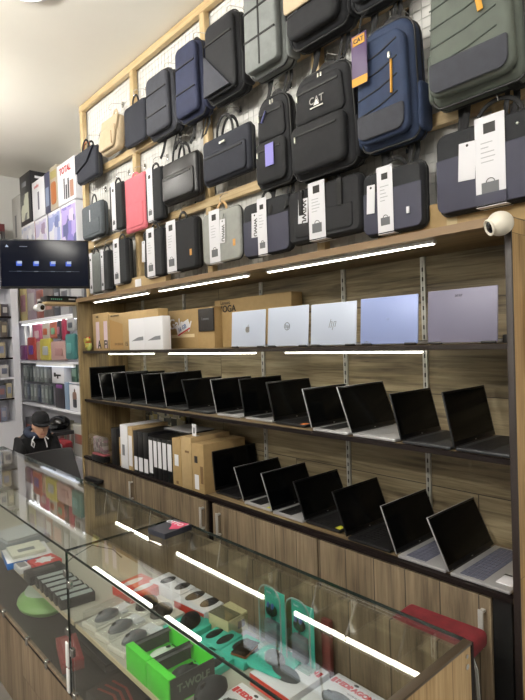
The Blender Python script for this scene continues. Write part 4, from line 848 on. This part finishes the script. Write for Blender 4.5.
for a, b_ in E:
    pa, pb = Vector(V[a]), Vector(V[b_]); bd.tube([pa, pa.lerp(pb, .5), pb], [rad(R[a]), (rad(R[a]) + rad(R[b_])) / 2, rad(R[b_])], 14)
for p_, r_ in zip(V, R):
    r_ = rad(r_); bd.ell(p_, (r_, r_, r_), 14, 10)
# head: lofted egg with face, tilted down
HM = Matrix.Translation((.02, -.275, .985)) @ Matrix.Rotation(math.radians(9), 4, 'X')
rings = []
for z, rx, ry, oy in ((-.125, .012, .014, -.052), (-.118, .032, .034, -.046), (-.10, .048, .056, -.03), (-.07, .062, .078, -.014), (-.035, .069, .088, -.004), (0, .073, .093, 0), (.04, .074, .095, .004), (.075, .066, .085, .006), (.10, .048, .062, .006), (.115, .02, .026, .006)):
    rings.append([(rx * math.cos(a * PI / 10), oy + ry * math.sin(a * PI / 10), z) for a in range(20)])
bd.loft(rings, M=HM)
bd.loft([[(0 + s * x, y, z) for x, y, z in ((-1, -.07, zz), (1, -.07, zz), (0, yy, zz))] for s, zz, yy in ((.009, .012, -.09), (.012, -.02, -.108), (.016, -.04, -.116), (.012, -.048, -.095))], M=HM)
for sx in (-1, 1): bd.ell((sx * .074, .005, -.015), (.010, .018, .03), 10, 8, M=HM)
body = bd.build('body', skin, man)
rm = body.modifiers.new('fuse', 'REMESH'); rm.mode = 'VOXEL'; rm.voxel_size = .006; rm.use_smooth_shade = True
bpy.context.view_layer.update()
me2 = bpy.data.meshes.new_from_object(body.evaluated_get(bpy.context.evaluated_depsgraph_get())); body.modifiers.clear(); body.data = me2
for sx in (-1, 1):
    e = B().ell((sx * .028, -.086, .005), (.012, .006, .006), 10, 8, M=HM).build('eye', pm('eye_dark', (40, 30, 28), .3), man); B().box(sx * .028 - .016, sx * .028 + .016, -.096, -.088, .02, .027, .003, M=HM).build('eyebrow', pm('dark_brow', (50, 38, 32), .8), man)
B().ell((0, -.088, -.075), (.024, .007, .007), 12, 8, M=HM).build('lips', pm('lips', (170, 108, 98), .5), man)
B().ell((0, .012, .02), (.079, .098, .075), 18, 12, M=HM @ Matrix.Translation((0, .006, .005))).build('hair', pm('dark_hair', (34, 28, 26), .8), man)
m = B(); rings = []
for z, s in ((.032, 1.0), (.06, 1.0), (.095, .88), (.12, .62), (.13, .22)): rings.append([(.084 * s * math.cos(a * PI / 12), .006 + .106 * s * math.sin(a * PI / 12), z) for a in range(24)])
m.loft(rings, M=HM); m.loft([[(.078 * math.cos(a), -.02 - f * .07 * math.sin(a) - .065 * math.sin(a), .036 - f * .01 - .012 * k) for k in (0, 1) for a in ([PI * q / 10 for q in range(11)] if k == 0 else [PI - PI * q / 10 for q in range(11)])] for f in (0, .5, 1)], M=HM); m.build('cap', cap_m, man)
V, E, R = [], [], []
V.append((0, .0, .46)); R.append((.165, .15))
chain(V, E, R, [((0, -.03, .62), (.18, .145)), ((0, -.10, .77), (.19, .135)), ((0, -.165, .86), (.13, .10)), ((0, -.20, .90), (.078, .075))], 0)
for sx in (-1, 1): chain(V, E, R, [((sx * .15, -.15, .815), .078), ((sx * .18, -.20, .63), .066), ((sx * .205, -.35, .535), .055), ((sx * .12, -.48, .53), .038)], 2)
skinned('hoodie', V, E, R, hood_m, man).build('hoodie', hood_m, man)
B().tube([(.095 * math.cos(a * PI / 12), -.19 + .105 * math.sin(a * PI / 12), .905 + .025 * math.sin(a * PI / 12)) for a in range(24)], .034, 10, closed=True).build('hood', hood_n, man)
B().tube([(-.05, -.315, .88), (-.075, -.335, .85), (-.085, -.34, .80), (-.065, -.34, .775), (-.055, -.335, .81), (-.07, -.33, .84)], .006, 6).build('drawstring', paper, man)
B().tube([(.03, -.315, .87), (.06, -.33, .86), (.075, -.335, .84)], .006, 6).tube([(.04, -.325, .86), (.055, -.33, .80), (.06, -.335, .76)], .006, 6).build('drawstring', paper, man)
V, E, R = [], [], []
V.append((0, 0, .47)); R.append((.16, .13))
for sx in (-1, 1): chain(V, E, R, [((sx * .10, -.02, .47), .105), ((sx * .14, -.42, .475), .08), ((sx * .15, -.40, -.04), .062)], 0)
skinned('trousers', V, E, R, hood_n, man).build('trousers', pm('dark_trousers', (40, 42, 52), .9), man)
for sx in (-1, 1): B().ell((sx * .155, -.48, FL + .042), (.05, .13, .042), 14, 10).build('shoe', blk, man)
t = thing('seat_stool', 'round padded stool under the seated man', 'stool', (px, py, 0)); B().cyl((0, 0, .29), (0, 0, .335), .19, 28).build('seat', blk, t); B().cyl((0, 0, FL + .03), (0, 0, .29), .03).build('column', chrome, t); B().cyl((0, 0, FL), (0, 0, FL + .03), .2, 24).build('foot', blk, t)

# ================================================================== television, ledge, box, little camera
ang = math.atan2(4.6 - 4.885, 2.042 - 1.396)
t = thing('television', 'black flat television hanging at upper left with a row of blue icons', 'television', (1.719, 4.7425, 2.265), ang)
B().box(-.365, .365, -.018, .018, 0, .425, .006).build('casing', blk, t); B().box(-.15, .15, .018, .05, .08, .3, .01).build('back_box', blk, t)
s = B().box(-.353, .353, -.0195, -.0175, .018, .413).build('screen', pm('lit_dark_screen', (4, 5, 9), .12, spec=.12, emit=(20, 26, 46), es=.35), t)
ic = emis('icon_blue', (84, 112, 214), .9); icw = emis('icon_white', (196, 206, 232), .8)
for k, x in enumerate((-.21, -.075, .06, .19)):
    i_ = B().box(x - .022, x + .022, -.0204, -.0194, .195, .232, .0003).build('icon', ic, s); B().box(x - .012, x + .024, -.0212, -.0203, .214, .236).build('icon_flap', icw, s); B().box(x - .018, x + .018, -.0204, -.0194, .145, .15).build('caption', pm('caption_grey', (96, 104, 120), .6, emit=(90, 100, 120), es=.3), s)
B().loft([[(p[0] - .30, -.0204 + .0008 * k, p[1] + .355) for p in ((-.014, 0), (.014, 0), (0, .02))] for k in (0, 1)]).build('home_icon', icw, s); B().box(-.20, -.14, -.0204, -.0194, .358, .364).build('caption', pm('caption_grey', (0, 0, 0)), s)
B().box(-.29, .28, -.0204, -.0194, .1465, .148).build('divider_line', pm('caption_grey', (0, 0, 0)), s)
B().tube([(.05, .05, .2), (.16, .16, .2), (.335, .13, .2)], .018, 8).box(.30, .37, .11, .15, .1, .3).build('wall_arm', blk, t)
o = thing('wooden_ledge', 'pine ledge board fixed to the left end of the shelving under the television', 'ledge', (0, 0, 0)); B().box(1.74, 2.10, 4.835, 5.05, 2.135, 2.16, .002).build('board', pine_h, o); B().box(2.05, 2.09, 4.836, 5.0, 2.02, 2.135).build('bracket', steel, o)
t = thing('recorder_box', 'black recorder with small lights on the ledge below the television', 'device', (1.92, 4.94, 2.161), 0); B().box(-.16, .12, -.08, .08, 0, .055, .004).build('casing', blk, t); m = B()
for k in range(6): m.box(-.12 + .018 * k, -.112 + .018 * k, -.0815, -.08, .02, .03)
m.build('indicator_lights', emis('led_green', (120, 190, 150), .6), t); B().box(.04, .1, -.0815, -.08, .02, .032).build('logo_plate', paper, t)
t = thing('gadget_packet', 'small grey gadget packet beside the recorder on the ledge', 'packet', (2.075, 4.93, 2.161), .2); B().box(-.03, .03, -.05, .05, 0, .06, .008).build('wrapper', pm('grey_wrap', (130, 124, 130), .4), t); B().box(-.02, .02, -.051, -.049, .015, .04).build('label', redm, t)
t = thing('bullet_camera', 'small white bullet camera with black lens below the television', 'camera', (1.70, 4.88, 2.11)); B().tube([(0, .07, 0), (0, -.02, -.002), (0, -.05, -.004)], [.03, .036, .036], 20).build('shell', white, t); B().cyl((.008, -.05, -.004), (.01, -.056, -.005), .022, 18).build('lens', blkg, t); B().tube([(0, .03, .03), (.01, .05, .05), (.05, .06, .052)], .009, 8).build('mount', blk, t)

# ================================================================== white display rack behind the man
RX, R0, R1 = 2.4, 5.30, 7.80
t = thing('display_rack', 'white lit display rack of accessories along the far right wall', 'rack', (0, 0, 0))
B().box(2.68, 2.70, R0, R1, FL, 2.76).build('back_panel', white_p, t)
B().box(RX - .01, 2.70, R1, R1 + .05, FL, 2.76).build('side_panel', white_p, t); B().box(2.55, 2.70, R0 - .03, R0, FL, 2.76).build('side_panel', white_p, t)
for z in (2.76, 2.12, 1.575, 1.01, .5):
    s = B().box(RX, 2.68, R0, R1, z - .025, z, .001).build('shelf', white_p, t)
for y0, y1, z in ((5.75, 7.6, 2.095), (5.9, 7.1, 1.55)):
    s = B().box(RX + .0, RX + .05, y0, y1, z - .03, z, .004).build('light_strip', white, t); B().box(RX - .004, RX + .052, y0 + .01, y1 - .01, z - .036, z - .029).build('light_tube', emis('rack_light', (246, 248, 255), 3) if z > 2 else emis('dim_rack_light', (236, 242, 255), 1.3), s)
RG = 'goods on the white display rack'
def rackbox(label, y0, y1, z0, h, mat, dep=.12, x=RX + .03, name='package', cat='package', trim=None):
    t = thing(name, label, cat, (x, (y0 + y1) / 2, z0 + .001), WALLROT, RG); w_ = y0 - y1 - .006
    B().box(-w_ / 2, w_ / 2, 0, dep, 0, h, .004).build('box_body', mat, t)
    if trim: B().box(-w_ * .35, w_ * .35, -.002, .001, h * trim[0], h * trim[1], .0005).build('label_print', trim[2], t)
    return t
def tone(r, g, b):
    k = (r + g + b) / 3; r, g, b = [int(.8 * (.82 * q + .18 * k)) for q in (r, g, b)]
    return pm('tone_%d_%d_%d' % (r, g, b), (r, g, b), .4)
# tier above the upper lights
for y0, y1, h, c, lab, tr in ((7.74, 7.45, .50, (196, 178, 110), 'pale yellow', (150, 90, 110)), (7.43, 7.1, .5, (176, 150, 168), 'dusty mauve', (200, 190, 190)), (7.08, 6.85, .36, (170, 90, 78), 'brick red', (230, 230, 230)), (6.83, 6.5, .38, (120, 112, 110), 'grey', (220, 150, 130)), (6.48, 6.3, .4, (70, 74, 84), 'slate', (170, 170, 180)), (6.28, 6.02, .4, (190, 190, 196), 'silver', (90, 90, 100)), (6.0, 5.6, .42, (150, 152, 160), 'cool grey', (210, 210, 215))):
    rackbox('%s carton standing on the top tier of the white rack' % lab, y0, y1, 2.12, h, tone(*c), trim=(.25, .7, tone(*tr)))
# hanging pouches tier
def pouch(label, y0, y1, z0, h, mat, acc=None, x=RX + .04, name='pouch'):
    t = thing(name, label, 'pouch', (x, (y0 + y1) / 2, z0 + .004), WALLROT, RG); w_ = y0 - y1
    B().soft(w_, h, .05, .03, .03, ins=.012).build('pouch_body', mat, t)
    if acc: B().soft(w_ * .5, h * .4, .012, .02, .02, y=-.049, z=h * .25, x=random.uniform(-.1, .1) * w_, ins=.005).build('motif', acc, t)
    B().tube([(0, -.02, h - .004), (0, .0, h + .02), (0, .1, h + .03), (0, .24, h + .03)], .004, 6).build('peg', chrome, t); return t
t = thing('headphones', 'looped white earphones hanging at the left of the pouches', 'headphones', (RX + .04, 7.40, 1.80), WALLROT, RG)
B().tube(arc(0, .16, .11, .14, -60, 240, -.02, 20), .018, 8).build('band', white, t); B().ell((-.08, -.02, .03), (.04, .02, .05)).build('earcup', white, t); B().ell((.08, -.02, .03), (.04, .02, .05)).build('earcup', white, t); B().tube([(0, -.02, .30), (0, .1, .31), (0, .24, .31)], .004, 6).build('peg', chrome, t)
pouch('bright pink pouch hanging second in the upper row', 7.15, 6.86, 1.80, .25, tone(226, 96, 140), tone(240, 200, 210))
pouch('white pouch with orange motif in the upper hanging row', 6.80, 6.56, 1.85, .2, tone(222, 210, 200), tone(230, 110, 70))
pouch('coral and mint pouch in the upper hanging row', 6.55, 6.33, 1.85, .2, tone(230, 120, 90), tone(140, 210, 160))
pouch('dark grey pouch between the coral and the crimson one', 6.32, 6.19, 1.84, .22, tone(70, 66, 76), tone(200, 120, 150))
pouch('crimson pouch at the right of the upper hanging row', 6.18, 6.04, 1.82, .25, tone(206, 44, 86))
pouch('small white and grey pouch under the right light end', 6.02, 5.80, 1.92, .15, tone(206, 206, 210), tone(90, 96, 110))
pouch('purple pouch in the lower hanging row', 7.62, 7.36, 1.585, .2, tone(128, 50, 120), x=RX + .02)
pouch('red pouch with violet top in the lower hanging row', 7.32, 7.0, 1.585, .3, tone(206, 60, 52), tone(110, 60, 180), x=RX + .02)
pouch('tan pouch between the red and the yellow one', 6.98, 6.86, 1.585, .24, tone(206, 160, 130), x=RX + .02)
pouch('yellow pouch with grey picture in the lower hanging row', 6.85, 6.50, 1.585, .27, tone(232, 214, 70), tone(190, 196, 200), x=RX + .02)
pouch('rose pink pouch with a small motif in the lower hanging row', 6.48, 6.04, 1.585, .23, tone(226, 176, 170), tone(200, 140, 140), x=RX + .02)
pouch('teal pouch at the right of the lower hanging row', 6.03, 5.78, 1.60, .29, tone(64, 150, 150), tone(110, 190, 190), x=RX + .02)
# phone-case tier: two rows of hanging cases, then boxes
k = 0
for r_, (z0, hh) in enumerate(((1.30, .22), (1.04, .23))):
    for c in range(8):
        y1 = 7.72 - c * .135; col = random.choice(((70, 82, 86), (96, 108, 110), (120, 130, 128), (60, 74, 96), (88, 92, 96), (132, 140, 142)))
        t = thing('phone_case', 'clear grey phone case pack on the white rack, %s of the %s row' % (('first', 'second', 'third', 'fourth', 'fifth', 'sixth', 'seventh', 'eighth')[c], ('upper', 'lower')[r_]), 'phone case', (RX + .03, y1 - .06, z0), WALLROT, 'phone cases on the white rack')
        B().box(-.055, .055, 0, .02, 0, hh, .008).build('case', tone(*col), t); B().box(-.035, .03, -.0015, .001, hh * .3, hh * .8).build('print', tone(min(255, col[0] + 50), min(255, col[1] + 50), min(255, col[2] + 50)), t); B().tube([(0, .01, hh - .002), (0, .1, hh + .01), (0, .26, hh + .01)], .003, 5).build('peg', chrome, t)
t = rackbox('white box with a dark tool picture on the white rack', 6.64, 6.26, 1.315, .23, paper, .1); B().box(-.1, .1, -.002, 0, .08, .1).box(-.12, -.06, -.002, 0, .07, .12).box(-.02, .02, -.002, 0, .05, .09).build('tool_picture', ink, t); t.location.z = 1.32
B().box(-.19, .19, .0, .25, -.006, -.0015).build('hang_plate', white_p, t)
rackbox('black box with purple top on the white rack', 6.56, 6.28, 1.012, .29, tone(52, 48, 56), trim=(.83, .99, tone(150, 70, 170)))
rackbox('light blue book-like box beside the purple topped box', 6.26, 6.15, 1.012, .32, tone(150, 184, 222))
t = rackbox('white box with a standing figure photo at the right of the rack', 6.12, 5.80, 1.012, .30, paper, .08); B().soft(.10, .10, .004, .02, .02, y=-.0005, z=.04, ins=.002).build('dark_trousers_print', tone(44, 46, 60), t); B().soft(.11, .09, .004, .03, .02, y=-.0005, z=.13, ins=.002).build('skin_tone_print', tone(176, 130, 110), t); B().ell((0, -.001, .235), (.018, .003, .022), 10, 8).build('head_print', tone(90, 66, 56), t)
rackbox('green carton above the figure photo box', 6.04, 5.88, 1.345, .21, tone(50, 104, 84), trim=(.3, .7, tone(140, 180, 160)))
rackbox('dark green carton at the right edge of the rack', 5.86, 5.74, 1.345, .20, tone(40, 70, 60), trim=(.2, .5, tone(120, 150, 140)))
o = B().box(RX + .02, 2.68, 5.70, 6.08, 1.33, 1.344).build('glass_shelf', white_p); tag(o, 'small white shelf holding the green cartons', 'shelf')
for y0, y1, h, c, lab in ((7.7, 7.3, .3, (60, 62, 70), 'dark slate'), (7.2, 6.95, .3, (206, 196, 170), 'cream'), (6.9, 6.66, .34, (206, 204, 190), 'pale'), (6.5, 6.3, .36, (196, 192, 166), 'sand'), (6.28, 6.1, .34, (212, 206, 180), 'ivory'), (6.05, 5.75, .36, (216, 214, 206), 'off-white')):
    rackbox('%s box on the lowest visible tier behind the man' % lab, y0, y1, .5, h, tone(*c), trim=(.4, .7, tone(190, 90, 70)))
t = thing('helmet', 'black glossy helmet on the rack behind the man', 'helmet', (2.33, 6.2, .80), WALLROT, RG); B().ell((0, 0, .07), (.15, .12, .085)).build('shell', blkg, t); B().box(-.12, .12, -.12, -.06, .02, .06, .015).build('visor', charc, t); 
o = B().box(2.2, 2.4, 5.95, 6.55, .76, .80).build('box_stand', tone(60, 60, 64)); tag(o, 'dark tray holding the black helmet', 'tray')
for lx in (2.21, 2.36):
    for ly in (5.955, 6.515): B().box(lx, lx + .03, ly, ly + .03, FL, .76).build('leg', steel, o)
t = thing('red_bag', 'red and silver plastic bag beside the man in front of the rack', 'bag', (2.28, 5.80, .52), WALLROT, RG); B().soft(.26, .22, .12, .04, .04, ins=.03).build('bag_body', tone(190, 30, 46), t); B().soft(.1, .16, .02, .02, .02, y=-.115, x=.06, z=.03, ins=.006).build('silver_panel', tone(196, 196, 204), t); B().box(-.14, .14, -.12, .08, FL - .52, -.001).build('box_below', white_p, t)
o = B().box(RX + .012, RX + .03, 7.805, 7.84, 1.66, 1.78).build('switch_box', charc); o.location.x = -.045; tag(o, 'dark switch box on the white rack post', 'switch')
# big cartons on top of the rack: lower tier then upper tier
TG = 'cartons stacked on top of the white rack'
pal = [((196, 196, 206), (170, 176, 200), (214, 214, 220), (120, 124, 150)), ((190, 184, 214), (206, 204, 216), (150, 130, 160), (216, 214, 220)), ((150, 160, 206), (196, 196, 222), (110, 120, 170), (216, 216, 224)), ((176, 160, 216), (130, 120, 190), (206, 196, 222), (90, 96, 140))]
for i, (y0, y1, h, lab) in enumerate(((7.44, 6.95, .60, 'white and silver'), (6.93, 6.53, .585, 'white and mauve'), (6.48, 6.10, .59, 'blue white'), (6.08, 5.66, .59, 'violet printed'))):
    t = thing('appliance_carton', '%s carton in the lower tier above the television' % lab, 'box', (RX, (y0 + y1) / 2, 2.761), WALLROT, TG); w_ = y0 - y1
    B().box(-w_ / 2, w_ / 2, 0, .26, 0, h, .004).build('carton_body', paper, t); B().box(-w_ / 2 + .01, w_ / 2 - .01, -.001, .0005, .04, h - .03).build('front_print', patch('carton_print_%d' % i, pal[i], 9, 7), t)
    if i in (1, 2): B().box(-w_ / 2 - .004, -w_ / 2 + .012, -.002, .26, 0, h).build('edge_strip', tone(200, 120, 80) if i == 1 else tone(70, 70, 90), t)
def top(label, y0, y1, h, mat, side=None, z=3.362):
    t = thing('appliance_carton', label, 'box', (RX, (y0 + y1) / 2, z), WALLROT, TG); w_ = y0 - y1
    B().box(-w_ / 2, w_ / 2, 0, .3, 0, h, .004).build('carton_body', mat, t); return t, w_
t, w_ = top('tall black appliance carton with a bright front picture at the left end', 7.44, 7.04, .66, tone(40, 40, 46)); B().box(-w_ * .42, w_ * .3, -.001, .0005, .06, .4).build('front_print', patch('bright_front', ((150, 152, 140), (196, 198, 180), (110, 112, 110), (90, 92, 92)), 6, 5), t); B().box(-w_ * .3, w_ * .1, -.001, .0005, .5, .56).build('logo_plate', greyink, t); B().box(w_ / 2 - .0005, w_ / 2 + .001, .06, .2, .57, .60).build('side_logo', paper, t)
t, w_ = top('white appliance carton with a grey product picture right of the black one', 6.98, 6.56, .47, paper); B().box(-.02, .03, -.001, .0005, .1, .32).build('product_picture', tone(110, 112, 140), t); text('lettering', 'sonifer', .06, redm, t, (-.05, -.0015, .40))
t, w_ = top('narrow navy carton between the white and the orange printed cartons', 6.55, 6.385, .48, tone(86, 90, 130)); B().box(-w_ * .3, w_ * .3, -.001, .0005, .08, .3).build('front_print', tone(160, 180, 220), t)
t, w_ = top('carton with a large orange print beside the red lettered one', 6.375, 6.15, .50, tone(222, 206, 180)); B().soft(.16, .26, .004, .05, .05, y=-.0005, z=.06, ins=.002).build('orange_print', tone(230, 130, 60), t); B().box(-.09, .09, -.001, .0005, .36, .45).build('yellow_print', tone(214, 196, 110), t)
t, w_ = top('white carton with red capital letters at the right end of the upper tier', 6.14, 5.64, .46, paper); text('lettering', 'TOTAL', .10, redm, t, (-.02, -.0015, .37), bold=.003); B().box(-.07, -.04, -.001, .0005, .05, .28).box(-.02, .02, -.001, .0005, .04, .20).box(.04, .08, -.001, .0005, .04, .26).build('product_picture', tone(60, 60, 74), t); B().box(.1, .2, -.001, .0005, .04, .22).build('orange_print', tone(226, 160, 130), t)
t = thing('appliance_carton', 'pale carton leftmost behind the tall black carton', 'box', (RX, 7.64, 2.761), WALLROT, TG); B().box(-.15, .18, .0, .26, 0, 1.05, .004).build('carton_body', tone(214, 210, 206), t); B().box(-.05, .02, -.001, .0005, .5, .8).build('product_picture', tone(130, 130, 136), t)

# ================================================================== rack on the far wall
t = thing('far_shelf_rack', 'white shelf rack with dark shelf edges on the far wall at the left edge', 'rack', (0, 0, 0))
FY = 7.7
B().box(1.0, 2.3, 7.97, 7.99, FL, 2.9).build('back_panel', white_p, t); B().box(2.30, 2.39, FY - .02, 7.99, FL, 2.9).build('side_panel', white_p, t); B().box(.98, 1.0, FY, 7.99, FL, 2.9).build('side_panel', white_p, t)
B().box(1.0, 2.3, FY - .02, 7.97, FL, .76).build('base_cabinet', white_p, t)
levels = (2.19, 1.91, 1.63, 1.36, 1.08, .77)
for z in levels[:-1] + (2.6,):
    s = B().box(1.0, 2.3, FY, 7.97, z - .02, z).build('shelf', white_p, t); B().box(1.0, 2.3, FY - .006, FY, z - .024, z).build('shelf_edge', dark_edge if z not in (1.36, 2.6) else white_p, s)
cols = ((190, 186, 196), (120, 124, 150), (206, 190, 150), (90, 84, 96), (176, 120, 120), (150, 160, 190), (220, 216, 214), (110, 100, 90))
n = 0
names = ('top', 'second', 'third', 'fourth', 'fifth', 'lowest')
for li, z in enumerate(levels):
    x = 1.9; c = 0
    while x < 2.27:
        w_ = random.choice((.075, .09, .11)); 
        if x + w_ > 2.295: break
        hh = random.uniform(.16, .215); col = cols[n % 8]
        t = thing('small_box', 'small box on the %s shelf of the far rack, %s from its left' % (names[li], ('first', 'second', 'third', 'fourth', 'fifth', 'sixth')[c]), 'box', (x + w_ / 2, FY + .02, z + .001), 0, 'small boxes on the far rack')
        B().box(-w_ / 2 + .003, w_ / 2 - .003, 0, .12, 0, hh, .002).build('box_body', tone(*col), t); B().box(-w_ * .3, w_ * .3, -.001, .0005, hh * .3, hh * .75).build('print', tone(*cols[(n + 3) % 8]), t)
        x += w_ + .004; n += 1; c += 1
t = thing('glass_cabinet', 'red topped glass case standing on the far rack above the television', 'cabinet', (0, 0, 0)); B().box(1.6, 2.27, FY + .01, 7.95, 2.90, 2.93).build('base', pm('dark_red_frame', (92, 36, 40), .4), t); B().box(1.6, 2.27, FY + .01, 7.95, 3.34, 3.44).build('top', pm('dark_red_frame', (0, 0, 0)), t)
for x in (1.61, 2.0, 2.25): B().box(x - .02, x + .02, FY + .01, FY + .05, 2.93, 3.34).build('post', tone(70, 66, 70), t)
B().box(1.6, 2.27, 7.9, 7.94, 2.93, 3.34).build('back_panel', tone(206, 206, 206), t)
